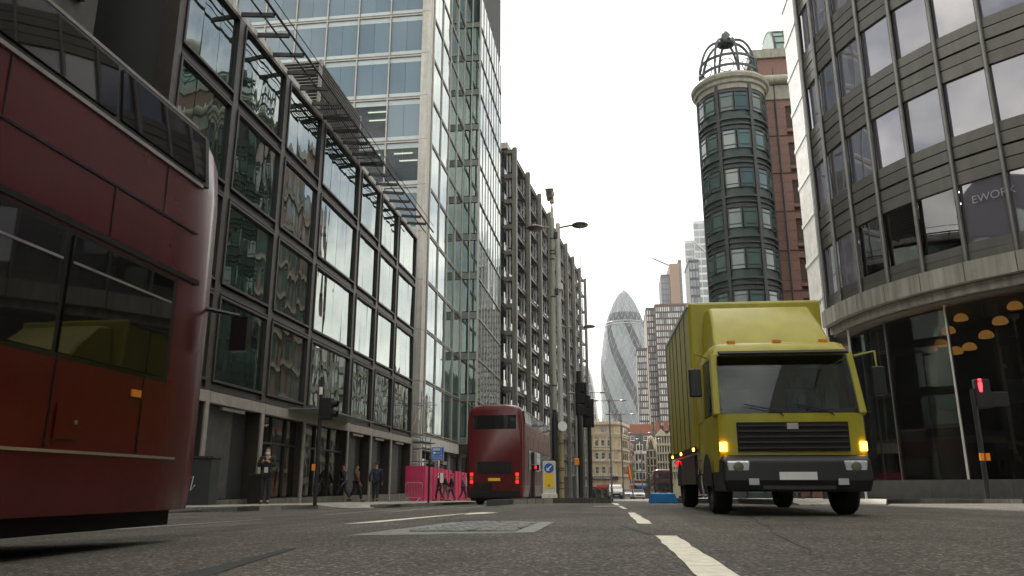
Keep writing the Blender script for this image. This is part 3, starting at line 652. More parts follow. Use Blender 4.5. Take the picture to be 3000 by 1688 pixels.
# ------------------------------------------------------------------ distant towers
def tower(name,label,px0,px1,ptop,Y,depth,wall,win,cols_,rows_,wfrac=.6,hfrac=.62,pbase=1440,maxrows=99,crown=True,cat='building',zcut=None):
    a=at(px0,ptop,Y); b=at(px1,ptop,Y); x0,x1=a.x,b.x; zt=a.z; z0=gz(0,Y)-1
    t=thing(name,label,cat,((x0+x1)/2,Y,z0))
    MB().box(x0,x1,Y,Y+depth,z0,zt).build('wall',wall,t)
    sx=(x1-x0)/cols_; sz=(zt-10)/rows_; rest=MB(); n=0
    for j in range(rows_):
        for i in range(cols_):
            c=(x0+sx*(i+.5),Y-.05,zt-sz*(j+.55))
            if n<300: piece('window',win,t,c,(sx*wfrac,.2,sz*hfrac)); n+=1
            else: rest.box(c[0]-sx*wfrac/2,c[0]+sx*wfrac/2,Y-.15,Y+.05,c[2]-sz*hfrac/2,c[2]+sz*hfrac/2)
    if rest.f: rest.build('lower_windows',win,t)['kind']='stuff'
    if crown: MB().box(x0-.3,x1+.3,Y-.3,Y+depth+.3,zt,zt+.8).build('coping',wall,t)
    for i in range(cols_+1): piece('fin',wall,t,(x0+sx*i,Y-.25,(zt+z0)/2),(sx*.16,.4,zt-z0))
    for i in range(5): pass
    return t,x0,x1,zt
tower('bronze_tower','tall bronze clad tower with a dense grid of small windows','%s'and 1919,2022,897,330,40,'bronze_clad','bronze_win',17,24,.62,.7)
tower('bronze_wing','narrow bronze clad wing stepping down beside the taller gridded bronze tower',1893,1919,907,338,30,'bronze_clad','bronze_win',4,24,.55,.7)
tower('bronze_block','low brown gridded block in front of the curved glass skyscraper',1865,1893.5,1026,320,14,'bronze_clad','bronze_win',5,17,.55,.72)
t,x0,x1,zt=tower('glass_corner_tower','slim dark glazed tower with pale green corner windows behind the bronze tower',2018,2045,766,345,20,'slate','pale_glass',3,22,.75,.7)
# brown slab tower with curved glazed wings
bt=thing('slab_tower','brown concrete slab tower with curved striped wings and roof masts','building',(at(1975,880,480).x,480,-4))
a=at(1960,775,480); b=at(1988,775,480)
MB().box(a.x,b.x,478,510,-5,a.z).build('core_slab','brown_core',bt)
for (p0,p1,top) in((1935,1960,805),(1986,2012,762)):
    q0=at(p0,top,482); q1=at(p1,top,482); n=9
    MB().box(q0.x,q1.x,482,506,-5,q0.z).build('wing','slate',bt)
    for i in range(n):
        x=q0.x+(q1.x-q0.x)*(i+.5)/n; piece('window_strip','pale_glass',bt,(x,481.9,q0.z/2),((q1.x-q0.x)/n*.5,.3,q0.z-3)); MB().tube([(x,484,q0.z-1),(x,484,q0.z+6)],.12,4).build('mast','slate',bt)
    for j in range(30): piece('floor_band','slate',bt,((q0.x+q1.x)/2,481.7,q0.z-3.8*j-2),(q1.x-q0.x,.2,.5))
c0=at(1960,778,480); c1=at(1911,757,480); MB().bar(c0,c1,.8,.8).build('crane_jib','brown_core',bt)
# pale braced tower
pt2=thing('braced_tower','pale steel and glass tower with diagonal bracing behind the turret','building',(at(2040,700,400).x,400,-4))
for (p0,p1,top,Y) in((2005,2090,705,402),(2030,2095,648,398)):
    q0=at(p0,top,Y); q1=at(p1,top,Y); MB().box(q0.x,q1.x,Y,Y+25,-5,q0.z).build('wall','pale_steel',pt2)
    for j in range(12):
        for i in range(4):
            wx_=(q1.x-q0.x)/4; piece('window','pale_glass',pt2,(q0.x+wx_*(i+.5),Y-.05,q0.z-3.0-4.0*j),(wx_*.86,.2,2.8))
q0=at(2030,705,397.5); q1=at(2075,745,397.5); MB().bar(q0,q1,.4,1.6,(0,1,0)).build('brace','pale_steel',pt2)
# ------------------------------------------------------------------ bullet shaped skyscraper
gk=thing('bullet_skyscraper','bullet shaped glass skyscraper with dark spiral bands and white diagrid','building',(at(1836,1100,750).x,750,-6))
GX,GY=at(1836,1100,750).x,750.0
ZT=at(1836,848,750).z
def gr(z):   # radius against height
    pts=[(-8,21.5),(40,24.0),(70,25.2),(95,25.3),(115,24.6),(135,22.2),(150,19.0),(160,15.8),(170,11.6),(178,7.4),(183.5,3.2),(186,0.2)]
    z=z*186/ZT
    for (z0,r0),(z1,r1) in zip(pts,pts[1:]):
        if z<=z1: u=(z-z0)/(z1-z0); return r0+(r1-r0)*u
    return .2
NA=36; NL=38; zs=[-6+(ZT+6)*i/NL for i in range(NL+1)]
dk,lt,fm=MB(),MB(),MB()
def gp(a,z,r=0): q=gr(z)+r; return (GX+q*math.cos(a),GY+q*math.sin(a),z)
st_=2*math.pi/NA
for j in range(NL):
    for i in range(NA):
        # row j shifts half a cell: triangles up and down
        a0=st_*(i+.5*(j%2)); z0,z1=zs[j],zs[j+1]
        up=(gp(a0,z0),gp(a0+st_,z0),gp(a0+st_/2,z1)); dn=(gp(a0+st_,z0),gp(a0+1.5*st_,z1),gp(a0+st_/2,z1))
        cell=(i+.5*(j%2)); 
        for tri,cc in((up,cell),(dn,cell+1)):
            u=round(cc+j*.5)%6     # bands climb clockwise
            top=j>NL*.80
            (dk if (u<2 and not top) or (top and j<NL*.86) else lt).poly(*tri)
for j in range(NL):
    for i in range(0,NA,1):
        a0=st_*(i+.5*(j%2)); z0,z1=zs[j],zs[j+1]
        if i%2==0: fm.bar(gp(a0,z0,.15),gp(a0+st_/2,z1,.15),.14,.14)
        if (i+j)%2==0: fm.bar(gp(a0,z0,.15),gp(a0-st_/2,z1,.15),.14,.14)
dk.build('dark_glazing','gherkin_dark',gk)['kind']='stuff'; lt.build('light_glazing','gherkin_light',gk)['kind']='stuff'; fm.build('diagrid','gherkin_frame',gk)['kind']='stuff'
for f in(.80,.815): MB().lathe([(gr(ZT*f)+.4,ZT*f-.4),(gr(ZT*f)+.9,ZT*f),(gr(ZT*f)+.4,ZT*f+.4)],(GX,GY,0),48).build('collar','gherkin_frame',gk)
MB().lathe([(gr(z)-.6,z) for z in zs],(GX,GY,0),36).build('core','slate',gk)
# dome ended glass block
hm=thing('domed_glass_block','rounded dome topped glass office block beside the bullet shaped skyscraper','building',(at(1715,1200,560).x,560,-6))
prof=[]
hx=at(1715,1200,560).x; hw=at(1760,1200,560).x-hx; hz=at(1715,1074,560).z
for t in range(25):
    u=-1+2*t/24; prof.append((hx+hw*u,hz-(hz-6)*abs(u)**2.6*.95))
MB().prismy([(hx-hw,-6)]+prof+[(hx+hw,-6)],560,600).build('glass_body','ham_glass',hm)
for y in(559.6,): MB().tube([(p[0],y,p[1]) for p in prof],.8,6).build('arch_frame','ham_frame',hm)
for j in range(14):
    z=8+(hz-10)*j/14; u=min(1,max(0,((hz-z)/((hz-6)*.95)))**(1/2.6)); piece('floor_band','ham_frame',hm,(hx,559.7,z),(2*hw*u*.97,.3,.35))
for i in range(9):
    u=-.8+.2*i; piece('mullion','ham_frame',hm,(hx+hw*u,559.75,(hz-(hz-6)*abs(u)**2.6)/2),(.22,.2,hz-(hz-6)*abs(u)**2.6-1))
# ------------------------------------------------------------------ old street buildings
def sash(parent,c,w_,h_,frame='white_render',axis='y'):
    s=(w_,.12,h_); f=piece('window',frame,parent,c,s)
    for q in(-1,1): piece('pane','sash_glass',parent,(c[0],c[1]-.08,c[2]+q*h_*.235),(w_*.8,.06,h_*.41))
    piece('sill',frame,parent,(c[0],c[1]-.15,c[2]-h_/2-.08),(w_*1.25,.35,.14))
Yc=180
def A(px,py,Y=Yc): return at(px,py,Y)
cr_=thing('corner_building','cream stone corner building with rows of sash windows and a dark shopfront','building',(A(1750,1450).x,Yc,gz(0,Yc)))
l=A(1693,1238); r=A(1806,1238); zt=l.z; x0,x1=l.x-6,r.x; zg=gz(0,Yc)-.6
ch_=[(x0,Yc),(x1-.6,Yc),(x1+.7,Yc+.7),(x1+2.6,Yc+12),(x1+2.6,Yc+22),(x0,Yc+22)]
MB().prism(ch_,zg,zt).build('wall','cream_stone',cr_)
for py,hh,pr_ in((1240,.7,.5),(1272,.35,.3),(1278,.3,.2),(1316,.4,.3),(1350,.4,.35),(1394,.4,.35)):
    z=A(1750,py).z; MB().prism([(x0,Yc-pr_),(x1-.5,Yc-pr_),(x1+.8+pr_*.5,Yc+.5),(x1+2.7+pr_,Yc+12),(x1+2.6,Yc+12),(x1+.7,Yc+.7),(x1-.6,Yc),(x0,Yc)],z-hh/2,z+hh/2).build('cornice','cream_trim',cr_)
for px in(1700,1711,1722,1733,1744,1755,1766,1777,1788,1799): 
    p=A(px,1236); piece('baluster','cream_trim',cr_,(p.x,Yc-.1,zt+.45),(.28,.3,.7))
sash(cr_,(A(1765,1259).x,Yc-.03,A(1765,1259).z),.85,1.2)
for px in(1711,1748,1766,1784): sash(cr_,(A(px,1298).x,Yc-.03,A(px,1298).z),.82,1.4)
for px in(1711,1749,1767.5,1788): sash(cr_,(A(px,1336).x,Yc-.03,A(px,1336).z),.85,1.5)
for px in(1711,1750,1769,1790): sash(cr_,(A(px,1377).x,Yc-.03,A(px,1377).z),.85,1.65)
for px in(1702,1730,1757.5,1776,1796):
    z0,z1=A(px,1392).z,A(px,1274).z; piece('pilaster','cream_trim',cr_,(A(px,1300).x,Yc-.08,(z0+z1)/2),(.35,.2,z1-z0))
for j in range(4):
    for i in range(4):
        t_=(i+.6)/4.4; xx=x1+.7+1.9*t_+.06; yy=Yc+.7+11.3*t_; zz=(A(1750,1259).z,A(1750,1298).z,A(1750,1336).z,A(1750,1377).z)[j]
        piece('side_window','sash_glass',cr_,(xx,yy,zz),(.16,1.0,1.5),(0,0,R(-9.5)))
piece('fascia','shop_black',cr_,((x0+x1)/2+1,Yc-.25,A(1760,1401).z),(x1-x0-2,.4,.75)); 
text('shop_lettering','PIZZAEXPRESS','lettering',cr_,.62,(A(1764,1401).x-cr_.location.x,-.5,A(1764,1401).z-cr_.location.z),(R(90),0,0),.02)
for i in range(5): piece('shop_window','shop_glass',cr_,(x0+5.6+2.2*i,Yc-.05,zg+1.9),(1.8,.15,2.5)); 
piece('shop_awning','ad_red',cr_,(A(1765,1428).x,Yc-.9,A(1765,1428).z),(2.6,1.4,.5),(R(20),0,0))
# red brick range on the east side
bk=thing('brick_terrace','red brick terrace receding beyond the cream corner building','building',(3.5,205,gz(0,205)))
MB().prism([(A(1822,1270,196).x,196),(A(1856,1300,238).x,238),(A(1856,1300,238).x-8,238),(A(1822,1270,196).x-9,196)],-4,A(1826,1276,196).z).build('wall','brick_red',bk)
for i in range(5):
    for j in range(4):
        t_=(i+.5)/5; xx=A(1822,1270,196).x*(1-t_)+A(1856,1300,238).x*t_+.05; yy=196+42*t_; piece('window','white_render',bk,(xx,yy,1.6+3.2*j),(.2,2.4,1.9),(0,0,R(-8))); piece('pane','sash_glass',bk,(xx+.1,yy-.02,1.6+3.2*j),(.1,1.9,1.6),(0,0,R(-8)))
# white gabled house
def front(name,label,px0,px1,ptop,Y,mat,depth=14):
    a=A(px0,ptop,Y); b=A(px1,ptop,Y); zg=gz(0,Y)-.6
    t=thing(name,label,'building',((a.x+b.x)/2,Y,zg)); MB().box(a.x,b.x,Y,Y+depth,zg,a.z).build('wall',mat,t); return t,a.x,b.x,a.z,zg
Y=236
wh,x0,x1,zt,zg=front('gabled_house','narrow white and red brick house with a pointed half timbered gable',1857,1893,1322,Y,'brick_red')
MB().prismy([(x0+.4,zt),(x1-.9,zt),((x0+x1)/2,A(1876,1292,Y).z)],Y-.15,Y+6).build('gable','white_render',wh)
MB().prismy([(x0,zt),(x0+.4,zt),((x0+x1)/2,A(1876,1291,Y).z+.25),(x1-.9,zt),(x1-.5,zt),((x0+x1)/2,A(1876,1289,Y).z+.5)],Y-.4,Y+6).build('gable_roof','slate',wh)
for j,(p,h_) in enumerate(((1312,1.6),(1341,1.9),(1367,1.9),(1395,2.0))):
    z=A(1875,p,Y).z; piece('bay_window','white_render',wh,((x0+x1)/2-.1,Y-.25,z),((x1-x0)*(.55 if j==0 else .9),.6,h_*1.25))
    for i in range(2 if j==0 else 3):
        n=2 if j==0 else 3; ww=(x1-x0)*(.5 if j==0 else .8)/n; piece('pane','sash_glass',wh,((x0+x1)/2-.1+(i-(n-1)/2)*ww,Y-.58,z),(ww*.72,.08,h_))
    if j: 
        zz=z+h_*.7; MB().prismy([((x0+x1)/2-1.1,zz),((x0+x1)/2+.9,zz),((x0+x1)/2-.1,zz+.8)],Y-.75,Y-.2).build('pediment','white_render',wh)
piece('balcony','white_render',wh,((x0+x1)/2,Y-.4,A(1875,1326,Y).z),((x1-x0),.9,.7)); piece('shop_awning','sign_blue',wh,((x0+x1)/2,Y-.9,A(1876,1428,Y).z),((x1-x0)*.85,1.5,.9),(R(15),0,0)); piece('shop_fascia','white_render',wh,((x0+x1)/2,Y-.3,A(1876,1419,Y).z),((x1-x0),.5,.5))
# arched house
ar,x0,x1,zt,zg=front('arched_house','narrow dark brick house with a tall round arched stone window',1894,1921,1316,Y+2,'slate_stone')
cx_=(x0+x1)/2; rr=(x1-x0)*.45; pts=[(cx_-rr,zt)]+[(cx_-rr*math.cos(math.pi*t/14),zt+(A(1906,1278,Y).z-zt)*math.sin(math.pi*t/14)) for t in range(15)]+[(cx_+rr,zt)]
MB().prismy(pts,Y+2,Y+10).build('arch_wall','slate_stone',ar); MB().tube([(p[0],Y+1.9,p[1]) for p in pts[1:-1]],.3,6).build('arch_moulding','cream_trim',ar)
for q in(-.4,.4): MB().tube([(cx_+rr*q*2.1,Y+1.85,zt),(cx_+rr*q*.9,Y+1.85,zt+2.4),(cx_,Y+1.85,zt+3.6)],.14,5).build('tracery','cream_trim',ar)
for j in range(4):
    z=A(1906,1330+23*j,Y).z
    for q in(-1,0,1): piece('window','sash_glass',ar,(cx_+q*.95,Y+1.95,z),(.6,.2,1.6)); 
    piece('string_course','cream_trim',ar,(cx_,Y+1.8,z+1.15),(x1-x0,.5,.3))
    for q in(-1.45,-.48,.48,1.45): piece('colonnette','cream_trim',ar,(cx_+q,Y+1.85,z),(.22,.3,1.8))
# stone warehouse
sw,x0,x1,zt,zg=front('stone_warehouse','pale olive stone warehouse with tall paired windows and roof pediments',1922,1990,1279,Y-4,'stone_green',20)
for j,(p0,p1) in enumerate(((1279,1297),(1307,1325),(1332,1351),(1358,1374),(1384,1404))):
    za,zb_=A(1950,p0,Y-4).z,A(1950,p1,Y-4).z
    for i in range(9):
        xx=x0+(x1-x0)*(i+.5)/9; piece('window','sash_glass',sw,(xx,Y-4.02,(za+zb_)/2),((x1-x0)/9*.55,.2,za-zb_)); piece('pier','cream_trim',sw,(xx+(x1-x0)/18,Y-4.15,(za+zb_)/2),((x1-x0)/9*.22,.3,za-zb_))
    piece('cornice','stone_green',sw,((x0+x1)/2,Y-4.3,za+.35),(x1-x0+.4,.8,.4))
for c_ in(.22,.72):
    xx=x0+(x1-x0)*c_; MB().prismy([(xx-1.6,zt+.5),(xx+1.6,zt+.5),(xx,zt+2.2)],Y-4.4,Y-1).build('pediment','stone_green',sw)
MB().box(x0+1,x1,Y+2,Y+10,zt,zt+3.6).build('roof','slate',sw)
for c_ in(.1,.5,.8): piece('chimney','brick_red',sw,(x0+(x1-x0)*c_,Y+1,zt+3.4),(1.4,1.4,3.0))
# slate mansard block behind the narrow houses
mn,x0,x1,zt,zg=front('mansard_block','dark slate mansard roofed block with chimneys behind the gabled house',1836,1924,1272,Y+18,'slate')
for px in(1852,1891,1902): sash(mn,(A(px,1272,Y+18).x,Y+17.9,A(px,1273,Y+18).z-1.2),1.3,1.4)
for px,w_ in((1853,3.5),(1895,3.4),(1871,2.2)): p=A(px,1255,Y+18); piece('chimney','brick_red',mn,(p.x,Y+19,zt+1.4),(w_,1.6,3.4))
# ------------------------------------------------------------------ more of the right hand side of the street, beyond the turret
fb=thing('brown_office_block','brown and cream banded office block farther along the right side of the street','building',(30,140,-2))
MB().box(24,70,100,215,-3,25).build('wall','red_granite',fb)
for j in range(6):
    for i in range(18): facade_pane(fb,'frit' if (i*7+j*3)%5==0 else 'drum_glass',(23.97,104+6.2*i,3+4.0*j),3.6,2.4,'x',.4)
    piece('string_course','drum_trim',fb,(23.85,157.5,1.0+4.0*j),(.4,115,.9))
for i in range(19): piece('pilaster','parapet_stone',fb,(23.8,100.9+6.2*i,11),(.5,.8,27))
# the street goes on behind the camera: blocks that shade it and show in the glass
def block(name,label,x0,x1,y0,y1,hh,wall,glass,face):
    t=thing(name,label,'building',((x0+x1)/2,(y0+y1)/2,-.2)); MB().box(x0,x1,y0,y1,-.6,hh).build('wall',wall,t)
    n=int((y1-y0)/4.2) if face!='y' else int((x1-x0)/4.2)
    for j in range(int(hh/4.1)):
        for i in range(n):
            if face=='y': facade_pane(t,glass,(x0+4.2*(i+.5),y1+.02,2.4+4.1*j),2.8,2.6,'y',.4)
            else: facade_pane(t,glass,((x1 if face=='+' else x0)+(.02 if face=='+' else -.02),y0+4.2*(i+.5),2.4+4.1*j),2.8,2.6,'x',.4)
    return t
block('rear_right_block','grey stone office block behind the camera on the right, seen only in reflections',12,40,-75,11,27,'band_stone','drum_glass','-')
block('rear_left_block','dark stone office block behind the camera on the left, seen only in reflections',-40,-14,-75,-8,26,'slate_stone','drum_glass','+')
block('rear_end_block','pale stone block closing the street far behind the camera',-40,40,-150,-125,30,'parapet_stone','drum_glass','y')
# ------------------------------------------------------------------ street furniture
ZI=lambda x,y: gz(x,y)+.12
def lamp_head(parent,c,r=.28,flat=.1):
    MB().lathe([(0,flat),(r*.5,flat*.85),(r*.9,flat*.4),(r,0),(r*.93,-flat*.3)],c,20).build('lamp_head','lamp_shell',parent,True)
    MB().lathe([(r*.93,-flat*.3),(r*.7,-flat*.55),(0,-flat*.65)],c,20).build('lamp_lens','lamp_lens',parent,True)
YM=23.37; bx,by=-1.76,YM
ms=thing('camera_mast','tall green mast with black base, oval street lamp and camera on top','mast',(bx,by,ZI(bx,by)))
z=lambda px,py,Y=YM: at(px,py,Y).z
zb_=ZI(bx,by)
MB().lathe([(.095,zb_-.02),(.1,zb_+.02),(.095,z(1630,1235)),(.06,z(1630,1215)),(.058,z(1630,1200))],(bx,by,0),16).build('base','black_paint',ms,True)
MB().tube([(bx,by,z(1630,1201)),(bx,by,z(1625,640))],.07,14).build('pole','pole_green',ms,True)
for py in(700,735,745,760,870,1130): MB().lathe([(.07,z(1627,py)-.02),(.078,z(1627,py)-.02),(.078,z(1627,py)+.02),(.07,z(1627,py)+.02)],(bx,by,0),14).build('strap','black_paint',ms)
MB().tube([(bx,by,z(1625,640)),(bx,by,z(1625,616)),(bx,by,z(1625,603))],[.06,.05,.028],12).build('camera_collar','cctv_cream',ms,True)
ct=z(1622,590); MB().tube([(bx,by,z(1625,604)),(bx,by,ct-.05)],.022,8).build('camera_stem','cctv_cream',ms,True)
MB().box(bx-.07,bx+.07,by-.08,by+.1,ct-.06,ct+.1).build('camera_gimbal','cctv_cream',ms,bev=.02)
cm=MB().add(*(lambda b:(b.v,b.f))(MB().box(bx-.17,bx+.05,by-.28,by+.28,ct+.1,ct+.3))).build('camera_housing','cctv_cream',ms,bev=.02)
MB().box(bx-.14,bx+.02,by-.3,by-.27,ct+.13,ct+.25).build('camera_window','black_paint',ms); MB().box(bx-.19,bx+.07,by-.34,by+.3,ct+.3,ct+.325).build('camera_hood','cctv_cream',ms)
p=at(1566,669,YM); MB().tube([(bx,by,z(1625,667)),(p.x+.22,p.y,p.z+.02)],.034,8).build('lamp_arm','pole_gold',ms); lamp_head(ms,(p.x,p.y,p.z))
for py in(690,855): MB().box(bx+.07,bx+.17,by-.1,by+.06,z(1635,py)-.1,z(1635,py)+.1).build('equipment_box','black_paint',ms,bev=.015)
bx2,by2=at(1646,1424,24.4).x,24.4
m2=thing('pale_mast','pale lamp post with gold lower shaft and white oval disc behind the camera mast','lamp post',(bx2,by2,ZI(bx2,by2)))
Z2=lambda py: at(1640,py,24.4).z
MB().tube([(bx2,by2,ZI(bx2,by2)-.02),(bx2,by2,Z2(1262))],.075,14).build('lower_shaft','pole_gold',m2,True)
MB().tube([(bx2,by2,Z2(1262)),(bx2,by2,Z2(655))],[.085,.075],14).build('pole','pole_pale',m2,True)
for py in(1300,1372,1378,1415,1432): MB().lathe([(.06,Z2(py)-.012),(.085,Z2(py)-.012),(.085,Z2(py)+.012),(.06,Z2(py)+.012)],(bx2,by2,0),14).build('strap','black_paint',m2)
p=at(1648,1249,24.3); MB().lathe([(0,-.008),(.15,-.008),(.15,.008),(0,.008)],n=20).build('oval_disc','white_sign',m2,world=False); d=[c for c in m2.children if c.name.startswith('oval')][0]; d.location=(p.x-bx2,-.09,p.z-ZI(bx2,by2)); d.rotation_euler=(R(90),0,R(25))
p=at(1699,660,24.4); MB().tube([(bx2,by2,Z2(668)),(p.x-.22,p.y,p.z+.02)],.034,8).build('lamp_arm','lamp_shell',m2); lamp_head(m2,(p.x,p.y,p.z))
MB().box(bx2-.02,bx2+.14,by2-.16,by2,Z2(850)-.02,Z2(850)+.2).build('speaker_box','pole_pale',m2,bev=.02)
# illuminated keep left bollard
kx,ky=-1.86,22.4; kz=ZI(kx,ky)
kb=thing('keep_left_bollard','white keep left bollard with blue arrow disc and yellow panel','bollard',(kx,ky,kz))
def rrect(w_,h_,r,n=5):
    o=[]
    for cx_,cz_,a in((w_/2-r,h_/2-r,0),(-w_/2+r,h_/2-r,90),(-w_/2+r,-h_/2+r,180),(w_/2-r,-h_/2+r,270)):
        for i in range(n+1): q=R(a+90*i/n); o.append((cx_+r*math.cos(q),cz_+r*math.sin(q)))
    return o
HB=at(1612,1351,22.4).z-kz
MB().prismy([(x,zz+.11+(HB-.11)/2) for x,zz in rrect(.36,HB-.11,.05)],-.11,.11).build('body','bollard_white',kb,world=False,bev=.015)
MB().prismy([(x,zz+.07) for x,zz in rrect(.42,.14,.03)],-.15,.15).build('base','bollard_white',kb,world=False,bev=.01)
MB().prismy([(.135*math.cos(2*math.pi*i/28),HB-.2+.135*math.sin(2*math.pi*i/28)) for i in range(28)],-.118,-.108).build('blue_disc','sign_blue',kb,world=False)
a_=MB(); c=Vector((0,-.121,HB-.2)); d_=Vector((-.7071,0,-.7071)); n_=Vector((.7071,0,-.7071))
pt_=lambda u,v: tuple(c+d_*u+n_*v)
a_.poly(pt_(-.095,-.018),pt_(-.095,.018),pt_(.03,.018),pt_(.03,-.018)); a_.poly(pt_(.03,-.065),pt_(.03,.065),pt_(.1,0)); a_.build('arrow','white_sign',kb,world=False)
MB().box(-.135,.135,-.118,-.105,.28,.28+.42).build('yellow_panel','bollard_yellow',kb,world=False)
MB().lathe([(.022,0),(.034,0),(.034,.004),(.022,.004)],n=14).build('emblem','black_matt',kb,world=False); e_=[q for q in kb.children if q.name.startswith('emblem')][0]; e_.location=(0,-.119,.35); e_.rotation_euler=(R(90),0,0)
for q in(-.14,0,.14): MB().lathe([(0,.01),(.012,.01),(.012,0)],(q,0,0),8).build('bolt','barrier_grey',kb,world=False); 
for q in[o for o in kb.children if o.name.startswith('bolt')]: q.rotation_euler=(R(90),0,0); q.location=(0,-.15,.07)
# short pedestrian post
px_,py_=-2.27,21.88; t=thing('crossing_post','short black crossing post with small signal box beside the keep left bollard','signal post',(px_,py_,ZI(px_,py_)))
zt_=at(1560,1325,py_).z; MB().tube([(px_,py_,ZI(px_,py_)-.02),(px_,py_,zt_)],.05,12).build('post','black_paint',t,True)
q=at(1570,1370,py_); MB().box(q.x-.09,q.x+.09,py_-.12,py_+.06,q.z-.08,q.z+.07).build('signal_box','black_matt',t,bev=.015); MB().box(q.x-.1,q.x+.1,py_-.16,py_+.06,q.z+.07,q.z+.085).build('hood','barrier_grey',t)
MB().box(q.x-.02,q.x+.03,py_-.13,py_-.119,q.z-.04,q.z+.05).build('signal_lamp','tail_red',t)
# traffic signals seen from behind, on the island
def signal(label,x,y,ptop,b,ph,w_=.058):
    t=thing('traffic_signal',label,'traffic signal',(x,y,ZI(x,y)),0,'traffic signals on the island')
    px=b[4]; MB().tube([(x,y,ZI(x,y)-.02),(x,y,at(px,ptop,y).z)],w_,12).build('post','black_paint',t,True)
    x0,x1=at(b[0],b[2],y).x,at(b[1],b[2],y).x; z1,z0=at(px,b[2],y).z,at(px,b[3],y).z
    MB().box(x0,x1,y+.1,y+.13,z0,z1).build('backing_board','black_matt',t,bev=.01)
    n=3; h_=(z1-z0)/n
    for i in range(n):
        zc=z1-h_*(i+.5); MB().box((x0+x1)/2-.1,(x0+x1)/2+.1,y-.08,y+.1,zc-h_*.46,zc+h_*.46).build('lamp_housing','black_matt',t,bev=.02)
        MB().tube([((x0+x1)/2,y+.13,zc),((x0+x1)/2,y+.3,zc-.02)],[.11,.11],14,False).build('visor','black_matt',t,True)
    return t
t=signal('taller black traffic signal seen from behind with orange button box on the island',-.96,22.05,1088,(1684,1717,1119,1217,1703),0,.07)
q=at(1691,1352,22.05); MB().box(q.x-.075,q.x+.06,21.9,22.0,q.z-.1,q.z+.08).build('button_box','orange_box',t,bev=.015)
signal('shorter black traffic signal seen from behind, right one on the island',-.72,22.9,1160,(1706,1738,1168,1252,1722),0,.06)
MB()
# double arm lamp posts down the street
LAMPS=[(1693,36,958,26,'nearest double headed grey street lamp behind the traffic signals'),(1722,78,1151,30,'double headed street lamp just left of the cream corner building'),(1792,88,1174,25,'double headed street lamp in front of the white delivery van'),(1826,104,1214,22,'double headed street lamp in front of the red brick terrace'),(1882,140,1268,17,'double headed street lamp in front of the gabled house'),(1906,158,1286,20,'farthest double headed street lamp in front of the arched house')]
for px,Y,pt0,hw,lab in LAMPS:
    x=at(px,1424,Y).x; zg=gz(x,Y)+(.12 if Y<45 else 0); t=thing('street_lamp',lab,'street lamp',(x,Y,zg),0,'double headed street lamps'); zt_=at(px,pt0,Y).z
    r=.06 if Y<50 else .1
    MB().tube([(x,Y,zg-.02),(x,Y,zg+1.2),(x,Y,zg+1.25),(x,Y,zt_+.15)],[r*1.5,r*1.5,r,r*.75],10).build('pole','pole_grey',t,True)
    w_=(at(px+hw*1.3,pt0,Y).x-x)
    MB().tube([(x-w_,Y,zt_),(x+w_,Y,zt_)],r*.4,6).build('lamp_arm','pole_grey',t)
    for s in(-1,1): lamp_head(t,(x+s*w_,Y,zt_),.28 if Y<50 else .45,.1)
# left traffic signal with button box, and the next one along behind the bus
def left_signal(label,x,y,zt_):
    zg=gz(x,y)+.12; t=thing('traffic_signal',label,'traffic signal',(x,y,zg),0,'signals on the left pavement')
    MB().tube([(x,y,zg-.02),(x,y,zt_)],.055,12).build('post','black_paint',t,True)
    MB().box(x+.02,x+.34,y-.12,y+.16,zt_-1.25,zt_-.62).build('lamp_housing','black_matt',t,bev=.03)
    for zz in(zt_-.78,zt_-1.07): MB().tube([(x+.34,y+.02,zz),(x+.5,y+.02,zz-.02)],.1,12,False).build('visor','black_matt',t,True)
    MB().box(x-.13,x-.03,y-.1,y+.02,zg+.95,zg+1.14).build('button_box','orange_box',t,bev=.015)
    MB().box(x-.05,x+.05,y-.06,y-.055,zt_-.52,zt_-.3).build('plate','white_sign',t)
    return t
left_signal('black traffic signal with orange button box in front of the bronze office building',-8.54,21.95,at(952,1105,21.95).z)
left_signal('black traffic signal post half hidden behind the red bus',-12.7,16.9,3.4)
# right traffic signal
rx,ry=at(2896,1461,26).x,26.0; zg=gz(rx,ry)+.12
t=thing('traffic_signal','black traffic signal with red standing figure lit on the right pavement','traffic signal',(rx,ry,zg))
MB().tube([(rx,ry,zg-.02),(rx,ry,at(2850,1140,ry).z)],.075,12).build('post','black_paint',t,True)
a=at(2868,1112,ry); b=at(2905,1196,ry); MB().box(rx+.05,rx+.5,ry-.1,ry+.1,b.z,a.z).build('lamp_housing','black_matt',t,bev=.03)
MB().box(rx+.5,rx+1.0,ry-.06,ry+.1,b.z+.05,b.z+.5).build('side_board','black_matt',t,bev=.02)
c=at(2890,1135,ry); cx_=rx+.2; cz_=(a.z+b.z)/2+.25
MB().lathe([(0,.045),(.045,.03),(.05,0),(0,-.05)],(cx_,ry-.115,cz_+.17),10).build('red_figure','red_lamp',t); MB().prismy([(cx_-.05,cz_+.11),(cx_+.05,cz_+.11),(cx_+.055,cz_-.03),(cx_+.03,cz_-.2),(cx_-.035,cz_-.2),(cx_-.06,cz_-.03)],ry-.13,ry-.11).build('red_figure','red_lamp',t)
for s in(-.07,.1): q=zg+1.25; MB().box(rx+s-.05,rx+s+.06,ry-.16,ry-.06,q-.11,q+.11).build('button_box','orange_box',t,bev=.01)
# right bollard
x,y=5.45,21.9; t=thing('bollard','plain black bollard on the right pavement in front of the bicycle','bollard',(x,y,ZI(x,y))); zz=ZI(x,y)
MB().lathe([(.075,zz-.02),(.075,zz+.85),(.06,zz+.88),(.06,zz+.92),(.08,zz+.95),(.06,zz+1.03),(0,zz+1.05)],(x,y,0),14).build('shaft','black_paint',t,True)
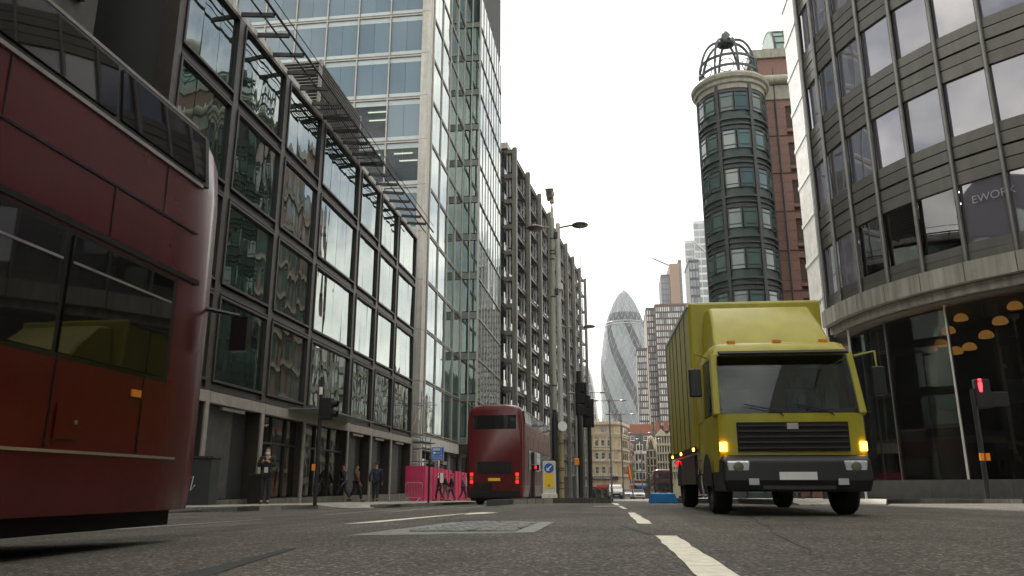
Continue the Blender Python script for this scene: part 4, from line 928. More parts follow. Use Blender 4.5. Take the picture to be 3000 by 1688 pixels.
# blue plastic block at the kerb end
t=thing('barrier_block','low blue plastic trapezoid barrier block at the end of the right kerb','barrier',(1.2,21.3,0),R(6))
MB().prismy([(-.36,-.02),(-.3,.24),(.3,.24),(.36,-.02)],-.2,.2).build('body','plastic_blue',t,world=False,bev=.03); MB().box(-.25,-.15,-.22,.22,-.02,.08).build('foot','plastic_blue',t,world=False); MB().box(.15,.25,-.22,.22,-.02,.08).build('foot','plastic_blue',t,world=False)
# bus stop flag on its pole
x,y=at(1968,1424,29).x,29; t=thing('bus_stop','bus stop pole with round red emblem sign on the right pavement','bus stop',(x,y,ZI(x,y)))
zt_=at(1968,1340,y).z; MB().tube([(x,y,ZI(x,y)-.02),(x,y,zt_+.15)],.045,10).build('pole','black_paint',t,True)
zc=at(1976,1355,y).z; MB().box(x+.05,x+.5,y-.02,y+.02,zc-.16,zc+.16).build('flag','cctv_cream',t); q=MB()
for i in range(20):
    a0,a1=2*math.pi*i/20,2*math.pi*(i+1)/20; f=lambda a,r:(x+.275+r*math.cos(a),y-.026,zc+r*math.sin(a)); q.poly(f(a0,.07),f(a1,.07),f(a1,.115),f(a0,.115))
q.build('roundel','ad_red',t); MB().box(x+.13,x+.42,y-.034,y-.03,zc-.025,zc+.025).build('roundel_bar','sign_blue',t)
# bus lane sign
x,y=-7.62,32.0; zg=gz(x,y)+.12; t=thing('bus_lane_sign','blue bus lane sign on a black post in front of the pink hoarding','sign',(x,y,zg))
A_=lambda px,py: at(px,py,y)
MB().tube([(x,y,zg-.02),(x,y,A_(1296,1345).z)],.045,10).build('post','black_paint',t,True)
a=A_(1266,1310); b=A_(1301,1349); MB().box(a.x,b.x,y-.06,y-.045,b.z,a.z).build('plate','sign_blue',t,bev=.004); w_=b.x-a.x; h_=a.z-b.z
f=lambda u,v: (a.x+w_*u, a.z-h_*v)
def mark(u0,u1,v0,v1,name='symbol'): 
    p=f(u0,v0); q=f(u1,v1); MB().box(p[0],q[0],y-.064,y-.0605,q[1],p[1]).build(name,'white_sign',t)
mark(.02,.98,.01,.03,'border'); mark(.02,.98,.97,.99,'border'); mark(.01,.03,.03,.97,'border'); mark(.97,.99,.03,.97,'border'); mark(.03,.97,.66,.685,'border'); mark(.76,.79,.03,.66,'border')
bs=MB(); 
def rect(m,u0,u1,v0,v1): p=f(u0,v0); q=f(u1,v1); m.box(p[0],q[0],y-.064,y-.0605,q[1],p[1])
mark(.1,.68,.1,.14); mark(.1,.68,.2,.26); mark(.1,.15,.14,.2); mark(.24,.28,.14,.2); mark(.37,.41,.14,.2); mark(.5,.54,.14,.2); mark(.63,.68,.14,.2)
mark(.1,.36,.42,.5,'taxi_symbol'); mark(.16,.3,.36,.42,'taxi_symbol')
for u in(.47,.62): 
    p=f(u,.46); MB().tube([(p[0]+.035*math.cos(k*.5236),y-.062,p[1]+.035*math.sin(k*.5236)) for k in range(13)],.004,4).build('cycle_symbol','white_sign',t)
p=f(.54,.4); MB().bar((p[0]-.04,y-.062,p[1]-.03),(p[0]+.04,y-.062,p[1]+.0),.004,.008).build('cycle_symbol','white_sign',t)
text('taxi_lettering','taxi','white_sign',t,.05,(f(.2,.58)[0]-x,-.062,f(.2,.58)[1]-zg),(R(90),0,0),.001); text('times_lettering','At all times','white_sign',t,.085,(f(.5,.82)[0]-x,-.062,f(.5,.82)[1]-zg),(R(90),0,0),.001)
p=A_(1306,1357); MB().box(p.x-.1,p.x+.06,y-.05,y-.035,p.z-.07,p.z+.07).build('small_plate','barrier_grey',t); p=A_(1295,1393); MB().box(p.x-.06,p.x+.06,y-.062,y-.05,p.z-.1,p.z+.1).build('small_plate','white_sign',t); p=A_(1295,1408); MB().box(p.x-.07,p.x+.07,y-.062,y-.05,p.z-.09,p.z+.09).build('small_plate','white_sign',t)
# pink hoarding round the tower's ground floor
hd=thing('hoarding','bright pink timber site hoarding round the foot of the glass tower','hoarding',(-11.9,55,gz(-12,55)+.12))
hz=lambda y: gz(-11.9,y)+.12
for i in range(26):
    y0=48.55+1.2*i
    if i==7: 
        piece('hoarding_door','hoarding',hd,(-11.97,y0+.6,hz(y0)+.98),(.05,1.1,1.96)); piece('door_gap','black_matt',hd,(-11.94,y0+.03,hz(y0)+1.0),(.06,.05,2.0)); continue
    piece('hoarding_panel','hoarding',hd,(-11.9,y0+.6,hz(y0)+1.05),(.05,1.17,2.16)); piece('batten','hoarding',hd,(-11.85,y0,hz(y0)+1.05),(.06,.07,2.16))
for i in range(1): piece('hoarding_panel','hoarding',hd,(-12.5,48.52,hz(48)+1.05),(1.15,.05,2.16))
piece('top_rail','hoarding',hd,(-11.86,64.2,hz(56)+2.12),(.1,31.3,.14),(R(-.83*.0),0,0)) if 0 else None
for (y,w_,zz,h_) in((52.4,.55,1.55,.5),(62.8,.4,1.4,.75),(75.5,.4,1.4,.7)): piece('notice','white_sign',hd,(-11.85,y,hz(y)+zz),(.02,w_,h_))
# scaffold in the gap between the buildings
sf=thing('scaffold','grey tube scaffold in the gap between office building and glass tower','scaffold',(-13,51,gz(-13,51)+.12))
for x in(-13.2,-12.4):
    for y in(49.4,50.8,52.2): MB().tube([(x,y,-.35),(x,y,6.4 if y<52 else 4.8)],.03,6).build('standard','scaffold',sf)
for zz in(1.9,2.7,3.1,3.5,5.6):
    for x in(-13.2,-12.4): MB().tube([(x,49.1,zz),(x,52.6,zz)],.03,6).build('ledger','scaffold',sf)
    for y in(49.4,50.8): MB().tube([(-13.6,y,zz+.06),(-11.7,y,zz+.06)],.03,6).build('transom','scaffold',sf)
MB().tube([(-13.2,49.4,3.4),(-12.2,49.4,6.2)],.035,6).build('brace','cctv_cream',sf); 
for i in range(5): piece('board','scaffold',sf,(-12.8+.2*i-.2,50.8,3.2),(.19,3.2,.04))
# crowd barrier
x0,x1,y=at(1187,1440,45).x,at(1237,1440,45).x,45; zg=gz(-12,45)+.12; t=thing('crowd_barrier','low grey metal crowd barrier in front of the pink hoarding','barrier',((x0+x1)/2,y,zg))
MB().tube([(x0,y,zg+.2),(x0,y,zg+.98),(x0+.08,y,zg+1.05),(x1-.08,y,zg+1.05),(x1,y,zg+.98),(x1,y,zg+.2),(x0,y,zg+.2)],.02,6).build('frame','barrier_grey',t)
for i in range(1,11): xx=x0+(x1-x0)*i/11; MB().tube([(xx,y,zg+.2),(xx,y,zg+1.04)],.008,4).build('upright','barrier_grey',t)
for xx in(x0+.15,x1-.15): MB().tube([(xx-.1,y-.25,zg),(xx,y,zg+.2),(xx+.1,y+.25,zg)],.018,5).build('foot','barrier_grey',t)
# street cabinet
x,y=-11.9,21.7; zg=gz(x,y)+.12; t=thing('street_cabinet','dark green street cabinet with graffiti standing behind the red bus','cabinet',(x,y,zg))
MB().box(x-.4,x+.4,y-.25,y+.25,zg,zg+1.3).build('body','drum_dark',t,bev=.02); MB().box(x-.44,x+.44,y-.29,y+.29,zg+1.3,zg+1.36).build('lid','drum_dark',t); MB().tube([(x-.3,y-.26,zg+1.1),(x-.2,y-.26,zg+.9),(x-.28,y-.26,zg+.7),(x-.12,y-.26,zg+.8),(x-.18,y-.26,zg+.4),(x-.05,y-.26,zg+.55)],.012,4).build('graffiti','white_sign',t)
t=thing('litter_bin','dark rectangular litter bin against the bronze office building','bin',(-12.3,26.4,gz(-12,26)+.12)); zg=gz(-12,26)+.12
MB().box(-12.6,-12.05,26.1,26.7,zg,zg+.95).build('body','black_paint',t,bev=.03); MB().box(-12.62,-12.03,26.08,26.72,zg+.95,zg+1.0).build('lid','steel_dark',t,bev=.02)
# small far tree, flag, far signal
tr=thing('street_tree','small leafy green street tree beyond the far red bus','tree',(at(1911,1440,128).x,128,gz(5,128)))
tx,ty,tz=tr.location; MB().tube([(tx,ty,tz),(tx+.1,ty,tz+1.2),(tx-.05,ty,tz+2.4)],[.12,.1,.05],7).build('trunk','bark',tr); lf=MB()
for i in range(420):
    a=rnd.uniform(0,6.28); u=rnd.random()**.5; h_=rnd.uniform(-1,1); r=1.1*u*math.sqrt(1-h_*h_*.8); c=Vector((tx+r*math.cos(a),ty+r*math.sin(a),tz+2.8+1.3*h_)); d1=Vector((rnd.uniform(-1,1),rnd.uniform(-1,1),rnd.uniform(-1,1))).normalized()*.13; d2=Vector((rnd.uniform(-1,1),rnd.uniform(-1,1),rnd.uniform(-1,1))).normalized()*.09
    lf.poly(c-d1,c+d2,c+d1,c-d2)
lf.build('crown','leaf',tr)['kind']='stuff'
fx=at(1846,1390,150); fl=thing('flag','red and yellow striped flag hanging from the brick terrace','flag',(fx.x,150,fx.z))
MB().tube([(-.8,0,1.2),(.5,0,1.9)],.04,5).build('staff','pole_grey',fl,world=False)
for i,m_ in enumerate(('flag_red','flag_yellow','flag_red','flag_green')): MB().add([(-.55+.28*i,0,1.3+.14*i),(-.27+.28*i,.05,1.44+.14*i),(.05+.25*i,.1,-1.0+.1*i),(-.2+.25*i,.05,-1.1+.1*i)],[(0,1,2,3)]).build('stripe',m_,fl,world=False)
# ------------------------------------------------------------------ vehicles
def wheel(parent,c,r,w_,side):
    o=MB().lathe([(r*.6,-w_/2),(r*.92,-w_/2),(r,-w_*.35),(r,w_*.35),(r*.92,w_/2),(r*.6,w_/2),(r*.6,-w_/2)],n=24).build('wheel','tyre',parent,True,world=False); o.location=c; o.rotation_euler=(0,R(90),0)
    MB().lathe([(0,w_*.18*side),(r*.2,w_*.3*side),(r*.25,w_*.2*side),(r*.55,w_*.12*side),(r*.62,w_*.46*side)],n=18).build('rim','rim',o,True,world=False)
def bus(label,loc,rotz,L_=11.2,lit=False):
    t=thing('double_decker_bus',label,'bus',loc,rotz,'red double decker buses'); h=L_/2
    half=[(1.24,.34),(1.27,.7),(1.275,2.4),(1.265,3.5),(1.22,3.98),(1.12,4.18),(.9,4.3),(.5,4.36)]
    sec=[(x,z) for x,z in half]+[(-x,z) for x,z in half[::-1]]
    def S(y,kx,kz): return [(x*kx,y,.34+(z-.34)*kz) for x,z in sec]
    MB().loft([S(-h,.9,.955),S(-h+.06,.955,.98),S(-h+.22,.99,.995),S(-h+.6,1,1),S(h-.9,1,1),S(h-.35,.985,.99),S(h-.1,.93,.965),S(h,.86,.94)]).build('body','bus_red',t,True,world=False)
    MB().box(-1.1,1.1,-h+.3,h-.3,.2,.36).build('chassis','black_matt',t,world=False)
    for s in(-1,1):
        for (z0,z1,n,y0,y1,nm) in((3.53,4.03,7,-h+.5,h-.55,'upper_window'),(1.5,2.42,6,-h+1.6,h-.9,'lower_window')):
            x=1.272; st=(y1-y0)/n
            lean=R(6 if z0>3 else 0)*s
            piece('window_band','bus_black',t,(s*(x-.012-(.02 if z0>3 else 0)),(y0+y1)/2,(z0+z1)/2),(.03,y1-y0+.1,z1-z0+.06),(0,-lean,0),world=False)
            for i in range(n): piece(nm,'bus_glass',t,(s*(x+.002-(.02 if z0>3 else 0)),y0+st*(i+.5),(z0+z1)/2),(.03,st-.07,z1-z0-.02),(0,-lean,R(rnd.uniform(-.2,.2))),world=False)
            if z0<3:
                for i in range(n): piece('transom','bus_trim',t,(s*(x+.02),y0+st*(i+.5),2.2),(.012,st-.12,.02),world=False)
        piece('waist_trim','bus_trim',t,(s*1.268,0,3.485),(.03,L_-1.2,.035),world=False); piece('roof_trim','bus_trim',t,(s*1.205,0,4.09),(.03,L_-1.4,.03),world=False)
        piece('side_trim','bus_black',t,(s*1.277,0,2.5),(.02,L_-1.0,.05),world=False); piece('skirt_trim','bus_trim',t,(s*1.272,0,.8),(.02,L_-1.2,.022),world=False); piece('panel_joint','bus_black',t,(s*1.273,0,2.98),(.012,L_-1.2,.02),world=False)
        for q in range(5): piece('panel_joint','bus_black',t,(s*1.2735,-h+1.5+q*1.95,2.75),(.010,.012,.44),world=False); piece('panel_joint','bus_black',t,(s*1.268,-h+2.2+q*1.95,3.23),(.010,.012,.46),world=False)
        for q in range(7): piece('vent_slat','bus_black',t,(s*1.276,h-4.6,.5+.05*q),(.02,.7,.022),world=False)
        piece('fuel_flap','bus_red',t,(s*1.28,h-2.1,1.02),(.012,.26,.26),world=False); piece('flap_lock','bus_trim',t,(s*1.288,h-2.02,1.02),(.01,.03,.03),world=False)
        for q in range(9): piece('panel_joint','bus_black',t,(s*1.272,-h+1.2+q*1.1,1.15),(.012,.014,.66),world=False)
        for y in(-h+2.6,h-3.25):
            MB().add([(s*1.276,y+.6*math.cos(q),.34 if i in(0,12) else .5+.6*math.sin(q)) for i,q in enumerate([math.pi*k/12 for k in range(13)])],[tuple(range(13))]).build('wheel_arch','black_matt',t,world=False)
            wheel(t,(s*1.12,y,.48),.48,.3,s)
        piece('indicator','orange_box',t,(s*1.275,h-1.3,1.32),(.03,.12,.06),world=False)
    # rear
    piece('rear_window','bus_glass',t,(0,-h+.02,3.55),(1.9,.06,.6),world=False); piece('rear_panel','bus_black',t,(0,-h+.0,1.6),(1.5,.04,.5),world=False); piece('number_plate','bollard_yellow',t,(0,-h-.03,1.1),(.52,.03,.12),world=False)
    for s in(-1,1):
        for k,m_ in enumerate(('tail_red','orange_box','tail_red')): piece('tail_lamp',m_,t,(s*1.0,-h-.0,1.0+.16*k),(.13,.06,.13),world=False)
    piece('rear_bumper','bus_black',t,(0,-h+.02,.5),(2.2,.12,.28),world=False); piece('engine_grille','bus_black',t,(-.5,-h-.0,.8),(.8,.04,.3),world=False)
    # front
    piece('upper_windscreen','bus_glass',t,(0,h-.04,3.5),(2.05,.12,.85),(R(6),0,0),world=False); piece('windscreen','bus_glass',t,(0,h-.01,1.75),(2.1,.08,1.15),(R(2),0,0),world=False); piece('destination_blind','bus_black',t,(0,h-.0,2.62),(1.6,.06,.36),world=False)
    piece('front_bumper','bus_black',t,(0,h-.02,.5),(2.15,.14,.28),world=False)
    for s in(-1,1):
        piece('headlamp','headlamp',t,(s*.85,h+.01,.88),(.36,.06,.16),world=False); MB().tube([(s*1.1,h-.1,2.35),(s*1.42,h+.12,2.3)],.025,6).build('mirror_arm','bus_black',t,world=False); piece('mirror','bus_black',t,(s*1.45,h+.12,2.1),(.18,.1,.36),world=False)
    return t
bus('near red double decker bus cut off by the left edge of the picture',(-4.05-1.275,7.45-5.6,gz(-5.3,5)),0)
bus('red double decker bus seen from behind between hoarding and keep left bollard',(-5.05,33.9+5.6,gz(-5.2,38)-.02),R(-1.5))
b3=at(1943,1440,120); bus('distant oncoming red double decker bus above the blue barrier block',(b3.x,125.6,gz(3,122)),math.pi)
def van(name,label,cat,loc,rotz,col,L_=5.6,W=2.0,H=2.6,dark=False,car=False,group=None):
    t=thing(name,label,cat,loc,rotz,group); h=L_/2
    if car: pr=[(-h,.3),(-h,.85),(-h+.15,1.0),(-h+.55,H-.06),(-h+1.0,H),(.25,H),(h-1.55,1.05),(h-.4,.92),(h-.05,.72),(h,.5),(h-.05,.28)]
    else: pr=[(-h,.38),(-h,1.0),(-h+.05,H-.25),(-h+.25,H-.03),(-h+.6,H),(h-2.3,H),(h-1.85,H-.14),(h-1.0,1.42),(h-.35,1.2),(h-.08,.98),(h,.62),(h-.05,.34)]
    n=len(pr); cy=0; cz=H*.45
    def S(x,k): return [(x*(1 if z<1.05 else 1-.1*(z-1.05)/(H-1.05)),cy+(y-cy)*(1-(1-k)*.35),cz+(z-cz)*k) for y,z in pr]
    MB().loft([S(-W/2,.955),S(-W/2+.04,.985),S(-W/2+.14,1),S(W/2-.14,1),S(W/2-.04,.985),S(W/2,.955)]).build('body',col,t,True,world=False)
    if car: A1,A2=(.28,H-.03),(h-1.6,1.1)
    else: A1,A2=(h-1.83,H-.2),(h-1.03,1.46)
    wy,wz=(A1[0]+A2[0])/2,(A1[1]+A2[1])/2; sl=math.atan2(A2[1]-A1[1],A2[0]-A1[0]); ln=math.hypot(A2[1]-A1[1],A2[0]-A1[0])
    piece('windscreen','car_glass',t,(0,wy+.015,wz+.015),(W*.86,ln*.93,.03),(sl,0,0),world=False)
    for s in(-1,1):
        if car:
            for y0,y1 in((-h+.7,-.55),(-.5,.65)): piece('side_window','car_glass',t,(s*(W/2-.035),(y0+y1)/2,H-.3),(.03,y1-y0-.05,.36),(0,R(-6)*s,0),world=False)
        else:
            piece('side_window','car_glass',t,(s*(W/2-.03),h-1.75,1.72),(.03,.75,.55),(0,R(-5.5)*s,0),world=False)
            piece('body_joint','black_matt',t,(s*(W/2-.012),h-2.25,1.1),(.012,.02,1.3),world=False)
        piece('headlamp','headlamp',t,(s*W*.36,h-.12,.9 if not car else .7),(.34,.2,.2),(R(-25),0,0),world=False); piece('tail_lamp','tail_red',t,(s*W*.44,-h+.01,1.1 if not car else .85),(.12,.06,.35 if not car else .18),world=False)
        for y in(-h+.95,h-.95): wheel(t,(s*(W/2-.13),y,.33),.33,.22,s); MB().add([(s*(W/2+.003),y+.42*math.cos(math.pi*k/10),.33+.42*math.sin(math.pi*k/10)) for k in range(11)],[tuple(range(11))]).build('wheel_arch','black_matt',t,world=False)
        MB().box(s*(W/2+.02)-.1,s*(W/2+.02)+.1,h-1.45,h-1.3,1.35 if not car else H-.55,1.65 if not car else H-.4).build('mirror','black_paint',t,world=False,bev=.02)
    piece('grille','black_matt',t,(0,h-.0,.66),(W*.6,.05,.2),world=False); piece('bumper','black_paint' if not car else col,t,(0,h-.02,.42),(W*.94,.14,.24),world=False); piece('number_plate','white_sign',t,(0,h+.06,.45),(.5,.02,.11),world=False)
    if dark:
        for s in(-1,1):
            piece('lower_cladding','black_paint',t,(s*(W/2+.0),-.2,.66),(.04,L_-2.9,.56),world=False); piece('side_marker','amber_lamp',t,(s*(W/2+.03),h-1.1,1.08),(.03,.16,.06),world=False); piece('side_marker','amber_lamp',t,(s*(W/2+.03),-h+.5,1.05),(.03,.16,.06),world=False)
            piece('indicator','amber_lamp',t,(s*W*.43,h-.07,1.06),(.2,.08,.07),(R(-20),0,0),world=False)
        piece('front_cladding','black_paint',t,(0,h+.0,.62),(W*.9,.08,.42),world=False)
        piece('roof_light_bar','black_matt',t,(0,h-2.35,H+.05),(1.3,.3,.1),world=False)
        MB().tube([(-1.02,h-1.3,1.5),(-1.15,h-.9,2.0),(-1.0,h-.75,2.3)],.02,6).build('mirror_arm','van_yellow',t,world=False)
        for s in(-1,1): piece('body_joint','black_matt',t,(s*(W/2-.055),-.9,1.6),(.02,.02,1.5),(0,R(-3)*s,0),world=False); piece('rub_strip','black_matt',t,(s*(W/2+.004),-.3,1.2),(.02,L_-2.6,.07),world=False)
    return t
def lorry(label,loc,rotz):
    t=thing('box_lorry',label,'lorry',loc,rotz); L_=6.4; h=L_/2; W=2.2; w_=W/2
    # cab: lower shell, pillars and roof round real glass, with a dashboard and seats inside
    fy=lambda z:h-.02-(.30*(z-1.5) if z>1.5 else 0)      # raked front
    def S(z,k=1,d=0):
        y1=fy(z)-d; x=w_*k*(1-.035*max(0,z-1.3)); c_=.16
        return [(-x,h-1.8,z),(-x,y1-c_*1.3,z),(-x+c_*.35,y1-c_*.4,z),(-x+c_*1.3,y1,z),(x-c_*1.3,y1,z),(x-c_*.35,y1-c_*.4,z),(x,y1-c_*1.3,z),(x,h-1.8,z)]
    MB().loft([S(.62),S(1.0),S(1.38),S(1.46)]).build('lower_shell','van_yellow',t,True,world=False)
    MB().loft([S(2.36),S(2.42),S(2.55,.97,.05),S(2.6,.9,.12)]).build('cab_roof','van_yellow',t,True,world=False)
    for s in(-1,1):
        a=(s*(w_-.05),fy(1.46)-.1,1.44); b=(s*(w_*.965-.05),fy(2.38)-.1,2.4); MB().bar(a,b,.11,.14,(0,1,0)).build('front_pillar','van_yellow',t,world=False,bev=.02)
        MB().box(s*(w_-.03)-.04,s*(w_-.03)+.04,h-1.8,h-1.25,1.44,2.38).build('rear_pillar','van_yellow',t,world=False)
        piece('seat','cloth_grey',t,(s*.55,h-1.45,1.6),(.5,.16,.75),(R(8),0,0),world=False); piece('headrest','cloth_grey',t,(s*.55,h-1.5,2.08),(.26,.12,.2),(R(8),0,0),world=False)
    MB().box(-w_+.04,w_-.04,h-1.82,h-1.78,1.44,2.4).build('cab_back','black_matt',t,world=False)
    MB().box(-w_*.92,w_*.92,h-.62,h-.12,1.36,1.54).build('dashboard','black_matt',t,world=False,bev=.04)
    MB().tube([(-.5+.2*math.cos(k*.5236),h-.78-.08*math.sin(k*.5236),1.68+.18*math.sin(k*.5236)) for k in range(13)],.018,6).build('steering_wheel','black_matt',t,world=False)
    zc=1.92; ws=piece('windscreen','screen_glass',t,(0,fy(zc)-.035,zc),(W*.9,.015,.96),(R(16.7),0,0),world=False)
    piece('sun_visor','black_matt',t,(0,fy(2.4)+.08,2.4),(W*.86,.22,.03),(R(-18),0,0),world=False)
    for s in(-.62,.1): MB().tube([(s,h+.0,1.42),(s+.1,h-.0,1.5),(s+.56,h-.03,1.6)],.009,4).build('wiper','black_matt',t,world=False)
    piece('grille','black_matt',t,(0,h-.01,1.12),(W*.72,.05,.42),world=False)
    for i in range(5): piece('grille_bar','steel_dark',t,(0,h+.02,.96+.08*i),(W*.7,.03,.022),world=False)
    piece('badge','bus_trim',t,(0,h+.03,1.27),(.16,.02,.09),world=False)
    MB().loft([[(-w_,h-.5,.34),(-w_+.1,h+.05,.34),(w_-.1,h+.05,.34),(w_,h-.5,.34)],[(-w_-.01,h-.5,.5),(-w_+.06,h+.1,.5),(w_-.06,h+.1,.5),(w_+.01,h-.5,.5)],[(-w_-.01,h-.5,.78),(-w_+.07,h+.08,.78),(w_-.07,h+.08,.78),(w_+.01,h-.5,.78)],[(-w_,h-.5,.86),(-w_+.1,h+.0,.86),(w_-.1,h+.0,.86),(w_,h-.5,.86)]]).build('bumper','black_paint',t,world=False,bev=.03)
    piece('number_plate','white_sign',t,(0,h+.115,.56),(.52,.02,.11),world=False); piece('step','steel_dark',t,(0,h+.09,.4),(1.0,.06,.05),world=False)
    for s in(-1,1): piece('fog_lamp','headlamp',t,(s*.62,h+.1,.48),(.14,.03,.09),world=False)
    # box body with corner posts and panel seams
    MB().box(-w_-.05,w_+.05,-h,h-1.95,1.0,3.62).build('box_body','van_yellow',t,world=False,bev=.05)
    MB().loft([[(-w_*.85,h-.75,2.56),(w_*.85,h-.75,2.56),(w_*.85,h-1.9,2.56),(-w_*.85,h-1.9,2.56)],[(-w_*.8,h-1.05,2.95),(w_*.8,h-1.05,2.95),(w_*.85,h-1.92,2.95),(-w_*.85,h-1.92,2.95)],[(-w_*.75,h-1.6,3.42),(w_*.75,h-1.6,3.42),(w_*.8,h-1.93,3.45),(-w_*.8,h-1.93,3.45)]]).build('roof_deflector','van_yellow',t,True,world=False,bev=.04)
    for s in(-1,1):
        for i in range(6): piece('panel_seam','black_matt',t,(s*(w_+.052),-h+.05+.73*i,2.3),(.012,.025,2.5),world=False)
        piece('top_rail','bus_trim',t,(s*(w_+.055),-.98,3.57),(.03,L_-2.0,.06),world=False); piece('bottom_rail','black_matt',t,(s*(w_+.055),-.98,1.03),(.03,L_-2.0,.1),world=False)
        piece('side_skirt','black_paint',t,(s*w_,-.35,.7),(.05,2.2,.5),world=False)
        for y in(-h+.6,-h+2.3,h-2.1): piece('side_marker','amber_lamp',t,(s*(w_+.075),y,1.03),(.03,.12,.05),world=False)
        piece('side_window','screen_glass',t,(s*(w_-.045),h-.86,1.92),(.015,.78,.86),(0,R(-2)*s,0),world=False); piece('door_seam','black_matt',t,(s*(w_-.01),h-1.55,1.6),(.012,.02,1.2),world=False)
        MB().box(s*.82-.17,s*.82+.17,h+.0,h+.09,.6,.78).build('headlamp','headlamp',t,world=False,bev=.03); MB().lathe([(0,.02),(.06,.015),(.075,0)],n=14).build('headlamp_lens','lamp_lens',t,True,world=False); piece('indicator','amber_lamp',t,(s*.99,h-.06,.98),(.1,.06,.13),(0,0,R(-25)*s),world=False)
        MB().tube([(s*w_,h-.35,2.35),(s*(w_+.22),h-.12,2.38),(s*(w_+.24),h-.1,1.75)],.018,6).build('mirror_arm','van_yellow',t,world=False); MB().box(s*(w_+.24)-.09,s*(w_+.24)+.09,h-.16,h-.08,1.72,2.15).build('mirror','black_paint',t,world=False,bev=.02)
        piece('tail_lamp','tail_red',t,(s*.9,-h-.02,.9),(.3,.06,.12),world=False)
        for y in(-h+1.3,h-1.05):
            wheel(t,(s*(w_-.16),y,.42),.42,.28,s); MB().add([(s*(w_+.012),y+.52*math.cos(math.pi*k/10),.42+.5*math.sin(math.pi*k/10)) for k in range(11)],[tuple(range(11))]).build('wheel_arch','black_matt',t,world=False)
    for i,o in enumerate([o for o in t.children if o.name.startswith('headlamp_lens')]): o.location=((-.82,.82)[i],h+.09,.69); o.rotation_euler=(R(-90),0,0)
    MB().box(-.45,.45,-h+.1,h-.3,.5,.98).build('chassis','black_matt',t,world=False)
    [piece('roof_lamp','orange_box',t,(x,h-.5,2.62),(.12,.08,.04),world=False) for x in(-.7,0,.7)]
    return t
lorry('yellow box lorry with black lower cab passing on the right',(2.5,15.1,0),math.pi+R(1.5))
q=at(1802,1440,110); van('delivery_van','white delivery van facing the camera far down the street','van',(q.x,112.5,gz(0,112)),math.pi+R(4),'van_white',5.0,1.95,1.95)
q=at(1835,1440,124); van('parked_car','silver car half hidden behind the white delivery van','car',(q.x,126,gz(1,126)),math.pi,'car_silver',4.3,1.8,1.5,car=True)
q=at(1871,1440,134); van('white_car','white car with bright bonnet in front of the blue awning','car',(q.x,136,gz(3,136)),math.pi+R(3),'van_white',4.4,1.85,1.55,car=True)
# ------------------------------------------------------------------ bicycles
def bicycle(label,loc,rotz):
    t=thing('bicycle',label,'bicycle',loc,rotz)
    for y in(-.52,.52):
        MB().tube([(0,y+.33*math.cos(k*.2618),.34+.33*math.sin(k*.2618)) for k in range(25)],.016,6,False).build('wheel','tyre',t,world=False)
        for k in range(8): a=k*math.pi/8; MB().tube([(0,y-.32*math.cos(a),.34-.32*math.sin(a)),(0,y+.32*math.cos(a),.34+.32*math.sin(a))],.0025,3).build('spoke','scaffold',t,world=False) if k%2==0 else None
    f=MB()
    for a,b in(((0,-.52,.34),(0,-.05,.3)),((0,-.05,.3),(0,-.2,.85)),((0,-.52,.34),(0,-.17,.78)),((0,-.05,.3),(0,.36,.74)),((0,-.17,.78),(0,.35,.84)),((0,.33,.9),(0,.52,.34))): f.tube([a,b],.018,6)
    f.build('frame','steel_dark',t,world=False); MB().tube([(-.26,.42,1.0),(0,.36,.98),(.26,.42,1.0)],.014,6).build('handlebar','scaffold',t,world=False); MB().tube([(0,.34,.86),(0,.36,.98)],.015,6).build('stem','scaffold',t,world=False)
    MB().box(-.06,.06,-.34,-.1,.88,.93).build('saddle','black_matt',t,world=False,bev=.02); MB().lathe([(0,-.01),(.09,-.01),(.09,.01),(0,.01)],(0,0,0),14).build('chainring','scaffold',t,world=False)
    c=[o for o in t.children if o.name.startswith('chainring')][0]; c.location=(.04,-.05,.3); c.rotation_euler=(0,R(90),0)
    return t
